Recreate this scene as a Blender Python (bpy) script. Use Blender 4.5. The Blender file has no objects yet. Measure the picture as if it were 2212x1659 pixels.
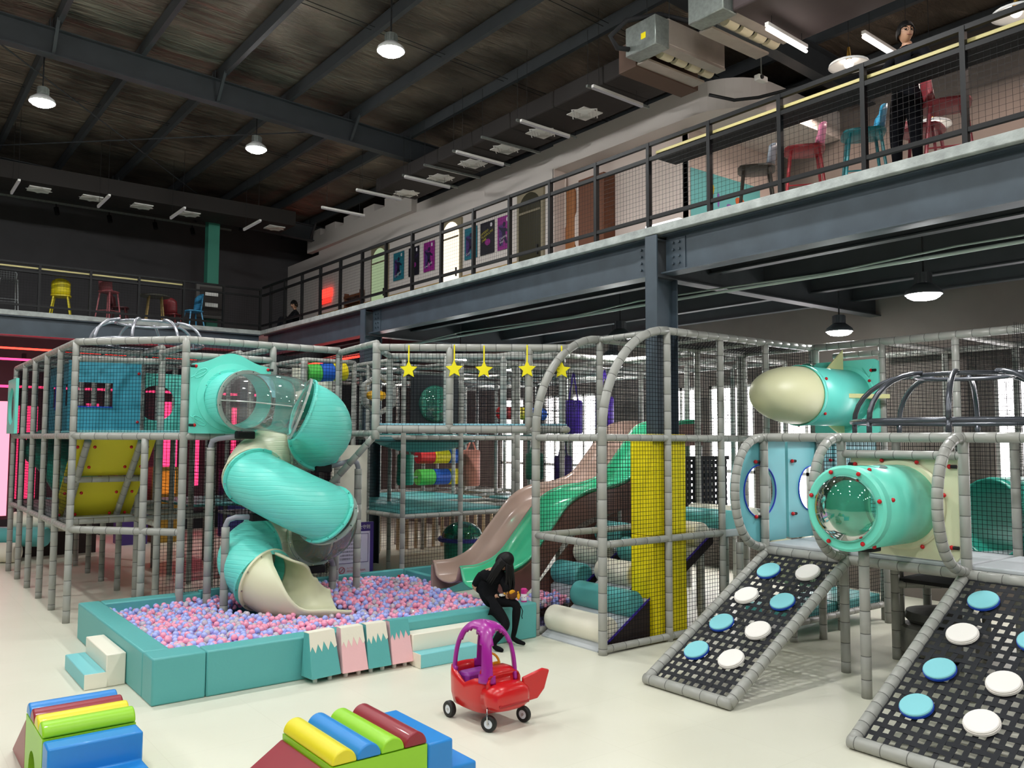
import bpy, math, random
from mathutils import Vector, Matrix
random.seed(7)
PI = math.pi
SC = bpy.context.scene
COL = SC.collection

# ------------------------------------------------------------------ camera
FPX, YAW, PITCH, ROLL, EYE = 1818.0, math.radians(37.67), math.radians(3.797), math.radians(0.22), 2.5
_f = Vector((math.sin(YAW)*math.cos(PITCH), math.cos(YAW)*math.cos(PITCH), math.sin(PITCH)))
_r = Vector((math.cos(YAW), -math.sin(YAW), 0))
_u = _r.cross(_f)
_r2 = _r*math.cos(ROLL) + _u*math.sin(ROLL)
_u2 = _u*math.cos(ROLL) - _r*math.sin(ROLL)
cam = bpy.data.cameras.new('camera')
cam.sensor_width = 36.0
cam.lens = FPX/2212*36.0
cam.clip_end = 200
camo = bpy.data.objects.new('camera', cam)
M = Matrix((_r2, _u2, -_f)).transposed().to_4x4()
M.translation = Vector((0, 0, EYE))
camo.matrix_world = M
COL.objects.link(camo)
SC.camera = camo

# ------------------------------------------------------------------ world, exposure
w = bpy.data.worlds.new('world'); SC.world = w; w.use_nodes = True
w.node_tree.nodes['Background'].inputs[0].default_value = (0.75, 0.85, 1.0, 1)
w.node_tree.nodes['Background'].inputs[1].default_value = 0.6
SC.view_settings.view_transform = 'Standard'
SC.view_settings.look = 'None'
SC.view_settings.gamma = 1.0
SC.view_settings.use_curve_mapping = False
SC.view_settings.exposure = 0.0
try:
    SC.cycles.max_bounces = 10
    SC.cycles.transparent_max_bounces = 16
    SC.cycles.caustics_reflective = False
    SC.cycles.caustics_refractive = False
    SC.cycles.sample_clamp_indirect = 6.0
except Exception:
    pass
HIGHBAY_W = 150.0      # each high-bay lamp over the hall
MEZZ_W = 60.0          # each lamp under the mezzanine
LAMP_XY = [(x, y) for y in (-5.4, -0.05, 5.3, 10.63, 15.97) for x in (-5.2, -1.5, 2.2, 5.93)]
LAMP_Z = 8.2

# ------------------------------------------------------------------ materials
def lin(c):
    return c/12.92 if c <= 0.04045 else ((c+0.055)/1.055)**2.4
def rgb(h):
    h = h.lstrip('#')
    return tuple(lin(int(h[i:i+2], 16)/255) for i in (0, 2, 4)) + (1,)
MATS = {}
def mat(name, col, rough=0.5, metal=0.0, noise=0.0, nscale=8.0, bump=0.0, bscale=60.0, coat=0.0, spec=0.5, stretch=None):
    if name in MATS: return MATS[name]
    m = bpy.data.materials.new(name); m.use_nodes = True
    nt = m.node_tree; b = nt.nodes['Principled BSDF']
    c = rgb(col) if isinstance(col, str) else tuple(col)+(1,)
    b.inputs['Base Color'].default_value = c
    b.inputs['Roughness'].default_value = rough
    b.inputs['Metallic'].default_value = metal
    b.inputs['Coat Weight'].default_value = coat
    b.inputs['Specular IOR Level'].default_value = spec
    tc = None
    if noise or bump:
        tc = nt.nodes.new('ShaderNodeTexCoord')
        out = tc.outputs['Object']
        if stretch:
            mp = nt.nodes.new('ShaderNodeMapping'); mp.inputs['Scale'].default_value = stretch
            nt.links.new(out, mp.inputs[0]); out = mp.outputs[0]
    if noise:
        n = nt.nodes.new('ShaderNodeTexNoise'); n.inputs['Scale'].default_value = nscale; n.inputs['Detail'].default_value = 5
        nt.links.new(out, n.inputs['Vector'])
        r = nt.nodes.new('ShaderNodeValToRGB')
        r.color_ramp.elements[0].position = 0.3; r.color_ramp.elements[1].position = 0.7
        r.color_ramp.elements[0].color = tuple(max(0, v*(1-noise)) for v in c[:3])+(1,)
        r.color_ramp.elements[1].color = tuple(min(1, v*(1+noise)) for v in c[:3])+(1,)
        nt.links.new(n.outputs['Fac'], r.inputs[0]); nt.links.new(r.outputs[0], b.inputs['Base Color'])
    if bump:
        n2 = nt.nodes.new('ShaderNodeTexNoise'); n2.inputs['Scale'].default_value = bscale; n2.inputs['Detail'].default_value = 3
        nt.links.new(out, n2.inputs['Vector'])
        bp = nt.nodes.new('ShaderNodeBump'); bp.inputs['Strength'].default_value = bump; bp.inputs['Distance'].default_value = 0.02
        nt.links.new(n2.outputs['Fac'], bp.inputs['Height']); nt.links.new(bp.outputs[0], b.inputs['Normal'])
    MATS[name] = m
    return m
def emit(name, col, s):
    m = bpy.data.materials.new(name); m.use_nodes = True
    nt = m.node_tree; nt.nodes.clear()
    e = nt.nodes.new('ShaderNodeEmission'); e.inputs[0].default_value = rgb(col); e.inputs[1].default_value = s
    o = nt.nodes.new('ShaderNodeOutputMaterial'); nt.links.new(e.outputs[0], o.inputs[0])
    MATS[name] = m; return m
def clear(name, col, tmix=0.75, rough=0.03, gloss=0.05):
    """clear plastic: see-through tinted body with a mirror-like sheen that grows at grazing angles"""
    m = bpy.data.materials.new(name); m.use_nodes = True
    nt = m.node_tree; nt.nodes.clear()
    t = nt.nodes.new('ShaderNodeBsdfTransparent'); t.inputs[0].default_value = rgb(col)
    p = nt.nodes.new('ShaderNodeBsdfDiffuse'); p.inputs[0].default_value = rgb(col)
    m1 = nt.nodes.new('ShaderNodeMixShader'); m1.inputs[0].default_value = 1-tmix
    nt.links.new(t.outputs[0], m1.inputs[1]); nt.links.new(p.outputs[0], m1.inputs[2])
    g = nt.nodes.new('ShaderNodeBsdfGlossy'); g.inputs['Roughness'].default_value = rough
    fr = nt.nodes.new('ShaderNodeFresnel'); fr.inputs[0].default_value = 1.45
    ma = nt.nodes.new('ShaderNodeMath'); ma.operation = 'MULTIPLY_ADD'; ma.inputs[1].default_value = 0.8; ma.inputs[2].default_value = gloss; ma.use_clamp = True
    nt.links.new(fr.outputs[0], ma.inputs[0])
    mx = nt.nodes.new('ShaderNodeMixShader'); nt.links.new(ma.outputs[0], mx.inputs[0])
    nt.links.new(m1.outputs[0], mx.inputs[1]); nt.links.new(g.outputs[0], mx.inputs[2])
    o = nt.nodes.new('ShaderNodeOutputMaterial'); nt.links.new(mx.outputs[0], o.inputs[0])
    MATS[name] = m; return m

foam   = mat('grey_foam', '#9d9d97', 0.36, bump=0.05, bscale=25)
tie    = mat('black_tie', '#5c5c59', 0.6)
netm   = mat('net_cord', '#15161a', 0.9, spec=0.1)
teal   = mat('teal_vinyl', '#58a9a8', 0.45, bump=0.06, bscale=40)
teal2  = mat('light_teal_vinyl', '#78c3c8', 0.45, bump=0.05, bscale=40)
aqua   = mat('aqua_plastic', '#74dfcf', 0.32, bump=0.0)
cream  = mat('cream_plastic', '#dcdbb9', 0.38)
creamv = mat('cream_vinyl', '#e9e3d2', 0.5, bump=0.05, bscale=40)
pinkv  = mat('pink_vinyl', '#ecb9bd', 0.5, bump=0.05, bscale=40)
greyv  = mat('grey_vinyl', '#b7bbbf', 0.5, bump=0.05, bscale=40)
white  = mat('white_paint', '#e6e4e0', 0.55)
black  = mat('black_steel', '#090a0c', 0.5, spec=.3)
blackm = mat('black_matte', '#17171a', 0.8)
steel  = mat('blue_grey_steel', '#3b4751', 0.5, noise=0.18, nscale=3, bump=0.05, bscale=6)
darkst = mat('dark_steel', '#393d41', 0.55, noise=0.12, nscale=3)
chrome = mat('chrome', '#c9c9cb', 0.15, 1.0)
galv   = mat('galvanised_steel', '#8e9490', 0.45, 0.6, noise=0.15, nscale=20)
redk   = mat('red_knob', '#c0141c', 0.25)
yellowf= mat('yellow_felt', '#f2e416', 0.75)
yellow = mat('yellow_vinyl', '#f8e30a', 0.42, bump=0.05, bscale=40)
conc   = mat('concrete', '#a2a8a6', 0.85, noise=0.25, nscale=6, bump=0.35, bscale=30)
wallw  = mat('white_wall', '#d6cdc7', 0.8, bump=0.02, bscale=80)
darkw  = mat('dark_wall', '#4a494b', 0.85, noise=0.08, nscale=2)
brownw = mat('brown_board', '#6a3b20', 0.6, noise=0.12, nscale=10, stretch=(1, 1, 8))

# ------------------------------------------------------------------ mesh builder
class MB:
    def __init__(s): s.v = []; s.f = []; s.m = []
    def add(s, vs, fs, mi=0):
        k = len(s.v); s.v += [tuple(p) for p in vs]
        s.f += [tuple(i+k for i in q) for q in fs]; s.m += [mi]*len(fs); return s
    def box(s, a, b, mi=0):
        x0, y0, z0 = a; x1, y1, z1 = b
        return s.add([(x0,y0,z0),(x1,y0,z0),(x1,y1,z0),(x0,y1,z0),(x0,y0,z1),(x1,y0,z1),(x1,y1,z1),(x0,y1,z1)],
                     [(0,3,2,1),(4,5,6,7),(0,1,5,4),(1,2,6,5),(2,3,7,6),(3,0,4,7)], mi)
    def bar(s, a, b, w, h, mi=0, up=(0,0,1)):
        """rectangular bar from a to b, w across, h along up"""
        a = Vector(a); b = Vector(b); d = (b-a).normalized(); u = Vector(up)
        if abs(d.dot(u)) > 0.99: u = Vector((1,0,0))
        r = d.cross(u).normalized()*w/2; u2 = r.cross(d).normalized()*h/2
        vs = [p+x+y for p in (a,b) for x,y in ((-r,-u2),(r,-u2),(r,u2),(-r,u2))]
        return s.add(vs, [(0,1,2,3),(7,6,5,4),(0,4,5,1),(1,5,6,2),(2,6,7,3),(3,7,4,0)], mi)
    def cyl(s, a, b, r, n=10, r2=None, mi=0, cap=True):
        return s.tube([a, b], [r, r if r2 is None else r2], n, mi, cap)
    def tube(s, pts, r, n=10, mi=0, cap=True, closed=False, mis=None):
        pts = [Vector(p) for p in pts]; N = len(pts)
        rs = r if isinstance(r, (list, tuple)) else [r]*N
        tans = []
        for i in range(N):
            if closed: t = pts[(i+1) % N]-pts[i-1]
            else: t = pts[min(i+1, N-1)]-pts[max(i-1, 0)]
            if t.length < 1e-9: t = tans[-1] if tans else Vector((0,0,1))
            tans.append(t.normalized())
        t0 = tans[0]; ref = Vector((0,0,1)) if abs(t0.z) < 0.9 else Vector((1,0,0))
        nrm = t0.cross(ref).normalized(); vs = []
        for i in range(N):
            t = tans[i]; nrm = (nrm - t*nrm.dot(t))
            nrm = nrm.normalized() if nrm.length > 1e-6 else t.orthogonal().normalized()
            bi = t.cross(nrm)
            for k in range(n):
                a = 2*PI*k/n; vs.append(pts[i]+(nrm*math.cos(a)+bi*math.sin(a))*rs[i])
        base = len(s.v); s.v += [tuple(p) for p in vs]
        for i in range(N if closed else N-1):
            j = (i+1) % N
            for k in range(n):
                k2 = (k+1) % n
                s.f.append((base+i*n+k, base+i*n+k2, base+j*n+k2, base+j*n+k))
                s.m.append(mis[i] if mis else mi)
        if cap and not closed:
            s.f.append(tuple(base+k for k in reversed(range(n)))); s.m.append(mi)
            s.f.append(tuple(base+(N-1)*n+k for k in range(n))); s.m.append(mi)
        return s
    def foam(s, pts, r=0.048, n=12, pitch=0.21, ph=0.0):
        """foam sleeved pipe along pts with a recessed dark tie ring every pitch metres"""
        pts = [Vector(p) for p in pts]
        L = [0.0]
        for i in range(1, len(pts)): L.append(L[-1]+(pts[i]-pts[i-1]).length)
        T = L[-1]
        def at(d):
            d = min(max(d, 0), T)
            for i in range(1, len(pts)):
                if d <= L[i]+1e-9:
                    q = (d-L[i-1])/max(L[i]-L[i-1], 1e-9); return pts[i-1].lerp(pts[i], q)
            return pts[-1]
        ds = [(0.0, r, 0)]
        extra = L[1:-1]
        d = pitch*(0.3+0.7*((ph*7.31) % 1)); rings = []
        while d < T-0.03: rings.append(d); d += pitch*random.uniform(0.92, 1.08)
        ev = [(x, 'b') for x in extra] + [(x, 'r') for x in rings]
        ev.sort()
        for x, k in ev:
            if k == 'b': ds.append((x, r, 0))
            else:
                ds += [(x-0.004, r, 1), (x, r*0.95, 1), (x+0.004, r, 0)]
        ds.append((T, r, 0))
        out = []
        for q in ds:
            if out and q[0] <= out[-1][0]+1e-4: continue
            out.append(q)
        return s.tube([at(q[0]) for q in out], [q[1] for q in out], n, 0, True, mis=[q[2] for q in out])
    def sphere(s, c, r, n=12, m=8, mi=0, sc=(1,1,1)):
        c = Vector(c); vs = [c+Vector((0,0,r*sc[2]))]
        for i in range(1, m):
            t = PI*i/m
            for k in range(n):
                a = 2*PI*k/n; vs.append(c+Vector((r*sc[0]*math.sin(t)*math.cos(a), r*sc[1]*math.sin(t)*math.sin(a), r*sc[2]*math.cos(t))))
        vs.append(c-Vector((0,0,r*sc[2]))); fs = []
        for k in range(n): fs.append((0, 1+k, 1+(k+1) % n))
        for i in range(m-2):
            for k in range(n):
                a = 1+i*n+k; b = 1+i*n+(k+1) % n; fs.append((a, a+n, b+n, b))
        l = len(vs)-1; o = 1+(m-2)*n
        for k in range(n): fs.append((l, o+(k+1) % n, o+k))
        return s.add(vs, fs, mi)
    def prism(s, poly, a, b, mi=0, ex=None):
        """poly: list of 3D points (planar); extruded by vector ex"""
        n = len(poly); P = [Vector(p) for p in poly]; e = Vector(ex)
        return s.add(P+[p+e for p in P], [tuple(reversed(range(n))), tuple(range(n, 2*n))] + [(i, (i+1) % n, n+(i+1) % n, n+i) for i in range(n)], mi)
    def ext(s, poly, ex, mi=0): return s.prism(poly, None, None, mi, ex)
    def lathe(s, prof, o=(0,0,0), ax=(0,0,1), n=24, mi=0, closed=False):
        """prof: (radius, height) pairs around axis ax through o"""
        o = Vector(o); ax = Vector(ax).normalized(); e1 = ax.orthogonal().normalized(); e2 = ax.cross(e1)
        vs = [o+ax*h+(e1*math.cos(2*PI*k/n)+e2*math.sin(2*PI*k/n))*r for r, h in prof for k in range(n)]
        fs = []; N = len(prof)
        for i in range(N if closed else N-1):
            j = (i+1) % N
            for k in range(n): fs.append((i*n+k, i*n+(k+1) % n, j*n+(k+1) % n, j*n+k))
        return s.add(vs, fs, mi)
    def net(s, o, u, v, sp=0.05, r=0.0022, sag=0.0):
        """square net over the parallelogram o + a*u + b*v"""
        o = Vector(o); u = Vector(u); v = Vector(v); nrm = u.cross(v).normalized()
        for d, e in ((u, v), (v, u)):
            n = max(2, int(round(e.length/sp)))
            for i in range(1, n):
                a = o+e*(i/n); b = a+d
                sg = nrm*random.uniform(-sag, sag) if sag else Vector((0,0,0))
                s.tube([a, (a+b)/2+sg, b] if sag else [a, b], r, 3, 0, False)
        return s
    def build(s, name, mats, parent=None, smooth=False, bevel=0.0, seg=2, solid=0.0, xf=None, subd=0):
        off = Vector((0,0,0))
        if parent is not None and parent.get('_w'): off = Vector(parent['_w'])
        me = bpy.data.meshes.new(name)
        vs = s.v
        if xf is not None: vs = [tuple(xf @ Vector(p)) for p in vs]
        me.from_pydata([(p[0]-off[0], p[1]-off[1], p[2]-off[2]) for p in vs], [], s.f)
        ms = mats if isinstance(mats, (list, tuple)) else [mats]
        for m in ms: me.materials.append(m)
        if len(ms) > 1: me.polygons.foreach_set('material_index', [min(i, len(ms)-1) for i in s.m])
        me.polygons.foreach_set('use_smooth', [bool(smooth)]*len(me.polygons))
        me.validate(); me.update()
        o = bpy.data.objects.new(name, me); COL.objects.link(o)
        if parent is not None: o.parent = parent
        if solid:
            md = o.modifiers.new('solid', 'SOLIDIFY'); md.thickness = solid; md.offset = 0
        if bevel:
            md = o.modifiers.new('bevel', 'BEVEL'); md.width = bevel; md.segments = seg; md.limit_method = 'ANGLE'; md.angle_limit = 0.6
            me.polygons.foreach_set('use_smooth', [True]*len(me.polygons))
            if hasattr(me, 'set_sharp_from_angle'): me.set_sharp_from_angle(angle=0.6)
        elif smooth == 'auto' and hasattr(me, 'set_sharp_from_angle'):
            me.set_sharp_from_angle(angle=0.7)
        if subd:
            md = o.modifiers.new('sub', 'SUBSURF'); md.levels = subd; md.render_levels = subd
        o['_w'] = list(off)
        return o
def tag(o, label=None, cat=None, group=None, kind=None):
    if label: o['label'] = label
    if cat: o['category'] = cat
    if group: o['group'] = group
    if kind: o['kind'] = kind
    return o
def thing(name, loc, label, cat, group=None, rz=0.0, world=True):
    """an Empty at the thing's base; with world=True parts are given in world coordinates"""
    e = bpy.data.objects.new(name, None); e.empty_display_size = 0.1
    COL.objects.link(e); e.location = loc; e.rotation_euler = (0, 0, rz)
    e['_w'] = list(loc) if world else [0, 0, 0]
    return tag(e, label, cat, group)
def stuff(o): o['kind'] = 'stuff'; return o
def copy_tree(o, parent=None):
    c = o.copy(); COL.objects.link(c)
    if parent is not None: c.parent = parent
    for ch in [x for x in bpy.data.objects if x.parent == o and x != c]: copy_tree(ch, c)
    return c
def arc(c, r, a0, a1, n, e1, e2):
    c = Vector(c); e1 = Vector(e1); e2 = Vector(e2)
    return [c+(e1*math.cos(a0+(a1-a0)*i/n)+e2*math.sin(a0+(a1-a0)*i/n))*r for i in range(n+1)]
# ------------------------------------------------------------------ floor material
def floor_mat():
    m = mat('cream_mat_floor', '#d9d7c6', 0.42)
    nt = m.node_tree; b = nt.nodes['Principled BSDF']
    tc = nt.nodes.new('ShaderNodeTexCoord')
    wv = nt.nodes.new('ShaderNodeTexChecker'); wv.inputs['Scale'].default_value = 34
    nt.links.new(tc.outputs['Object'], wv.inputs['Vector'])
    n = nt.nodes.new('ShaderNodeTexNoise'); n.inputs['Scale'].default_value = 0.8; n.inputs['Detail'].default_value = 4
    nt.links.new(tc.outputs['Object'], n.inputs['Vector'])
    br = nt.nodes.new('ShaderNodeTexBrick'); br.offset = 0; br.inputs['Scale'].default_value = 1.0
    br.inputs['Brick Width'].default_value = 1.0; br.inputs['Row Height'].default_value = 1.0; br.inputs['Mortar Size'].default_value = 0.004
    br.inputs['Color1'].default_value = (1,1,1,1); br.inputs['Color2'].default_value = (.985,.985,.985,1); br.inputs['Mortar'].default_value = (.94,.94,.93,1)
    nt.links.new(tc.outputs['Object'], br.inputs['Vector'])
    r = nt.nodes.new('ShaderNodeValToRGB'); r.color_ramp.elements[0].color = rgb('#d3d1be'); r.color_ramp.elements[1].color = rgb('#dfddcd')
    nt.links.new(n.outputs['Fac'], r.inputs[0])
    mx = nt.nodes.new('ShaderNodeMix'); mx.data_type = 'RGBA'; mx.blend_type = 'MULTIPLY'; mx.inputs[0].default_value = 1
    nt.links.new(r.outputs[0], mx.inputs[6]); nt.links.new(br.outputs['Color'], mx.inputs[7]); nt.links.new(mx.outputs[2], b.inputs['Base Color'])
    bp = nt.nodes.new('ShaderNodeBump'); bp.inputs['Strength'].default_value = 0.25; bp.inputs['Distance'].default_value = 0.004
    nt.links.new(wv.outputs['Fac'], bp.inputs['Height']); nt.links.new(bp.outputs[0], b.inputs['Normal'])
    return m
def foil_mat():
    m = mat('insulation_foil', '#8f8276', 0.30, 0.72)
    nt = m.node_tree; b = nt.nodes['Principled BSDF']
    tc = nt.nodes.new('ShaderNodeTexCoord')
    mp = nt.nodes.new('ShaderNodeMapping'); mp.inputs['Scale'].default_value = (0.55, 3.2, 1); mp.inputs['Rotation'].default_value = (0, 0, -0.12)
    nt.links.new(tc.outputs['Object'], mp.inputs[0])
    n = nt.nodes.new('ShaderNodeTexNoise'); n.inputs['Scale'].default_value = 1.6; n.inputs['Detail'].default_value = 8; n.inputs['Roughness'].default_value = .62; n.inputs['Distortion'].default_value = .6
    nt.links.new(mp.outputs[0], n.inputs['Vector'])
    n3 = nt.nodes.new('ShaderNodeTexNoise'); n3.inputs['Scale'].default_value = .9; n3.inputs['Detail'].default_value = 3
    nt.links.new(tc.outputs['Object'], n3.inputs['Vector'])
    # quilted lattice of the facing
    br = nt.nodes.new('ShaderNodeTexBrick'); br.offset = 0; br.inputs['Scale'].default_value = 2.2; br.inputs['Brick Width'].default_value = 1; br.inputs['Row Height'].default_value = 1; br.inputs['Mortar Size'].default_value = .02
    mp2 = nt.nodes.new('ShaderNodeMapping'); mp2.inputs['Rotation'].default_value = (0, 0, .78); nt.links.new(tc.outputs['Object'], mp2.inputs[0]); nt.links.new(mp2.outputs[0], br.inputs['Vector'])
    ad = nt.nodes.new('ShaderNodeMath'); ad.operation = 'MULTIPLY_ADD'; ad.inputs[1].default_value = -.12
    nt.links.new(br.outputs['Fac'], ad.inputs[0]); nt.links.new(n.outputs['Fac'], ad.inputs[2])
    bp = nt.nodes.new('ShaderNodeBump'); bp.inputs['Strength'].default_value = .9; bp.inputs['Distance'].default_value = .12
    nt.links.new(ad.outputs[0], bp.inputs['Height']); nt.links.new(bp.outputs[0], b.inputs['Normal'])
    r = nt.nodes.new('ShaderNodeValToRGB'); r.color_ramp.elements[0].position = .3; r.color_ramp.elements[1].position = .7; r.color_ramp.elements[0].color = rgb('#5a5048'); r.color_ramp.elements[1].color = rgb('#a89b8c')
    nt.links.new(n3.outputs['Fac'], r.inputs[0]); nt.links.new(r.outputs[0], b.inputs['Base Color'])
    return m
FLOOR = floor_mat(); FOIL = foil_mat()
def struct(name, mb, m, parent=None, **k):
    o = mb.build(name, m, parent, **k)
    if parent is None: o['kind'] = 'structure'
    return o

X0, X1, Y0, Y1 = -8.0, 13.5, -8.0, 25.5
struct('floor', MB().box((X0, Y0, -0.15), (X1, Y1, 0)), FLOOR)
tag(bpy.data.objects['floor'], 'cream woven foam mat floor of the play hall', 'floor')

# roof: sloping foil, purlins along Y, rafters along X
def rz(x): return 8.895 - 0.048*x              # rafter underside
roof = struct('ceiling', MB().add([(X0, Y0, rz(X0)+.72), (X1+.4, Y0, rz(X1+.4)+.72), (X1+.4, Y1, rz(X1+.4)+.72), (X0, Y1, rz(X0)+.72)], [(0, 3, 2, 1)]), FOIL, solid=0.05)
tag(roof, 'silver foil insulation under the dark hall roof', 'ceiling')
px = 2.24-1.35*7
k = 0
purl = thing('trim_1', (0, 0, 9), 'dark steel roof purlins running under the foil', 'purlins'); purl['kind'] = 'structure'
while px < X1:
    z = rz(px)+.45
    m = MB().bar((px, Y0, z+.11), (px, Y1, z+.11), 0.012, 0.2).bar((px+.03, Y0, z+.006), (px+.03, Y1, z+.006), 0.08, 0.012).bar((px+.03, Y0, z+.21), (px+.03, Y1, z+.21), 0.08, 0.012)
    m.build('purlin', darkst, purl)
    px += 1.35
for y in (-0.5, 7.43, 15.36, 23.3):
    t = thing('beam', (0, y, rz(0)), 'grey steel roof rafter spanning the hall at %s' % {-0.5: 'the near end', 7.43: 'the air conditioner units', 15.36: 'mid hall, the one crossing the picture', 23.3: 'the far end wall'}[y], 'rafter'); t['kind'] = 'structure'
    a = (X0, y, rz(X0)); b = (X1, y, rz(X1))
    def up(p, h): return (p[0], p[1], p[2]+h)
    MB().bar(up(a, .23), up(b, .23), 0.015, 0.44).build('web', darkst, t)
    MB().bar(up(a, .01), up(b, .01), 0.2, 0.02).build('bottom_flange', darkst, t)
    MB().bar(up(a, .45), up(b, .45), 0.2, 0.02).build('top_flange', darkst, t)
    x = 2.24-1.35*4
    while x < 11:      # fly braces from purlin to bottom flange
        if y in (7.43, 15.36, 23.3):
            MB().bar((x, y-.45, rz(x)+.5), (x, y-.03, rz(x)+.03), 0.05, 0.05).build('fly_brace', darkst, t)
            MB().box((x-.07, y-.09, rz(x)+.46), (x-.06, y+.09, rz(x)+.62)).build('cleat', darkst, t)
        x += 2.7
# sag rods between purlins and diagonal wind bracing
sr = thing('sag_rod', (5, 11, 9), 'thin paired sag rods strung between the roof purlins', 'rods'); sr['kind'] = 'structure'
for y in (9.2, 9.32, 11.8, 11.92, 18.4, 18.52):
    MB().cyl((-3, y, rz(-3)+.55), (12.5, y, rz(12.5)+.55), 0.007, 4).build('rod', blackm, sr)
wb = thing('wind_brace', (5, 19, 8.7), 'crossed thin wind bracing rods under the far roof bay', 'bracing'); wb['kind'] = 'structure'
MB().cyl((1.0, 15.5, rz(1)+.3), (7.6, 23.2, rz(7.6)+.3), 0.014, 5).build('brace_rod', darkst, wb)
MB().cyl((7.6, 15.5, rz(7.6)+.3), (1.0, 23.2, rz(1)+.3), 0.014, 5).build('brace_rod', darkst, wb)

# perimeter walls
struct('wall_left', MB().box((X0-.2, Y0, 0), (X0, Y1, 10)), darkw)
struct('wall_front', MB().box((X0, Y0-.2, 0), (X1, Y0, 10)), darkw)
bw = struct('wall_back', MB().box((X0, Y1, 0), (X1, Y1+.2, 10)), darkw)
tag(bw, 'dark charcoal end wall behind the far mezzanine', 'wall')
# right wall: ground floor windows, solid above
WINS = [(2.2, 3.6), (4.3, 5.6), (8.2, 9.4), (9.9, 11.0), (11.2, 12.3), (14.3, 15.2), (15.4, 16.2), (17.0, 18.0)]
m = MB(); edges = sorted([Y0] + [v for q in WINS for v in q] + [Y1])
for i in range(0, len(edges), 2): m.box((X1, edges[i], 0), (X1+.2, edges[i+1], 10))
for a, b in WINS: m.box((X1, a, 0), (X1+.2, b, .75)); m.box((X1, a, 3.6), (X1+.2, b, 10))
wr = struct('wall_right', m, mat('grey_brown_wall', '#736a64', .85, noise=.06, nscale=2)); tag(wr, 'grey brown outer wall beneath the mezzanine', 'wall')
daylight = emit('daylight_glass', '#fbf5f6', 11.0)
for i, (a, b) in enumerate(WINS):
    t = thing('window_%d' % (i+1), (X1, (a+b)/2, .75), 'tall window glowing white with daylight in the outer wall', 'window', 'ground floor windows'); t['kind'] = 'structure'
    MB().box((X1+.08, a, .75), (X1+.1, b, 3.6)).build('pane', daylight, t)
    f = MB()
    for y in (a+.03, (a+b)/2, b-.03): f.box((X1+.03, y-.03, .75), (X1+.08, y+.03, 3.6))
    for z in (.78, 1.9, 3.57): f.box((X1+.03, a, z-.03), (X1+.08, b, z+.03))
    f.build('window_frame', white, t)

# ------------------------------------------------------------------ mezzanines
ZS = 5.27
sl = struct('floor_mezzanine', MB().box((8.0, Y0, 5.16), (X1, Y1, ZS)), conc, bevel=0.008, seg=1); tag(sl, 'rough concrete slab edge of the long mezzanine', 'slab')
sl2 = struct('floor_mezzanine', MB().box((X0, 20.92, 5.16), (8.0, Y1, ZS)), conc, bevel=0.008, seg=1); tag(sl2, 'rough concrete slab edge of the far mezzanine', 'slab')
def ibeam(name, a, b, h, w, m, label, cat, top, t=.018, ox=0):
    """I beam from a to b (level), top at z=top"""
    e = thing(name, ((a[0]+b[0])/2, (a[1]+b[1])/2, top-h), label, cat); e['kind'] = 'structure'
    A = Vector((a[0], a[1], 0)); B = Vector((b[0], b[1], 0)); Z = Vector((0, 0, 1))
    MB().bar(A+Z*(top-h/2), B+Z*(top-h/2), .012, h-2*t).build('web', m, e)
    MB().bar(A+Z*(top-t/2), B+Z*(top-t/2), w, t).build('top_flange', m, e)
    MB().bar(A+Z*(top-h+t/2), B+Z*(top-h+t/2), w, t).build('bottom_flange', m, e)
    return e
segs = [(Y0, -0.6), (-0.4, 7.33), (7.53, 15.26), (15.46, 20.9)]
names = ['behind the viewer', 'over the climbing ramps', 'between the two columns', 'running into the far corner']
for (a, b), nm in zip(segs, names):
    e = ibeam('beam', (8.2, a), (8.2, b), .51, .24, steel, 'blue grey steel edge beam of the long mezzanine, ' + nm, 'beam', 5.155)
    for yy, s in ((a, 1), (b, -1)):
        if Y0 < yy < 20.5:
            pl = MB().box((8.18, min(yy, yy+s*.32), 4.69), (8.194, max(yy, yy+s*.32), 5.1)).build('splice_plate', steel, e)
            for i in range(2):
                for j in range(4):
                    y = yy+s*(.13+.1*i); z = 4.77+.09*j
                    MB().cyl((8.155, y, z), (8.18, y, z), .017, 6).build('bolt', steel, pl)
e = ibeam('beam', (X0, 21.04), (8.0, 21.04), .42, .22, steel, 'blue grey steel edge beam of the far mezzanine', 'beam', 5.155)
for y, nm in ((-0.5, 'near the viewer'), (7.43, 'wrapped by the yellow pad'), (15.36, 'rising behind the clear slide tube'), (22.4, 'at the far corner')):
    c = thing('column', (8.1, y, 0), 'blue grey steel mezzanine column %s' % nm, 'column'); c['kind'] = 'structure'
    MB().box((8.0, y-.1, 0), (8.02, y+.1, 5.15)).build('flange', steel, c)
    MB().box((8.38, y-.1, 0), (8.4, y+.1, 4.6)).build('flange', steel, c)
    MB().box((8.02, y-.008, 0), (8.38, y+.008, 4.6)).build('web', steel, c)
    ibeam('beam', (8.02, y), (X1, y), .5, .2, darkst, 'dark girder under the mezzanine at the column %s' % nm, 'beam', 5.1)
for i, x in enumerate((9.2, 10.4, 11.6, 12.8)):
    ibeam('beam', (x, Y0), (x, Y1), .34, .13, darkst, 'dark joist under the long mezzanine, number %s from its edge' % ('one', 'two', 'three', 'four')[i], 'joist', 5.12)
m = MB(); y = 0.0
while y < 21: m.box((8.2, y, 5.09), (X1, y+.14, 5.16)); y += .3
struct('ceiling_deck', m, mat('deck_metal', '#5b6468', .4, .7)); tag(bpy.data.objects['ceiling_deck'], 'ribbed metal decking under the mezzanine slab', 'decking')
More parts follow.
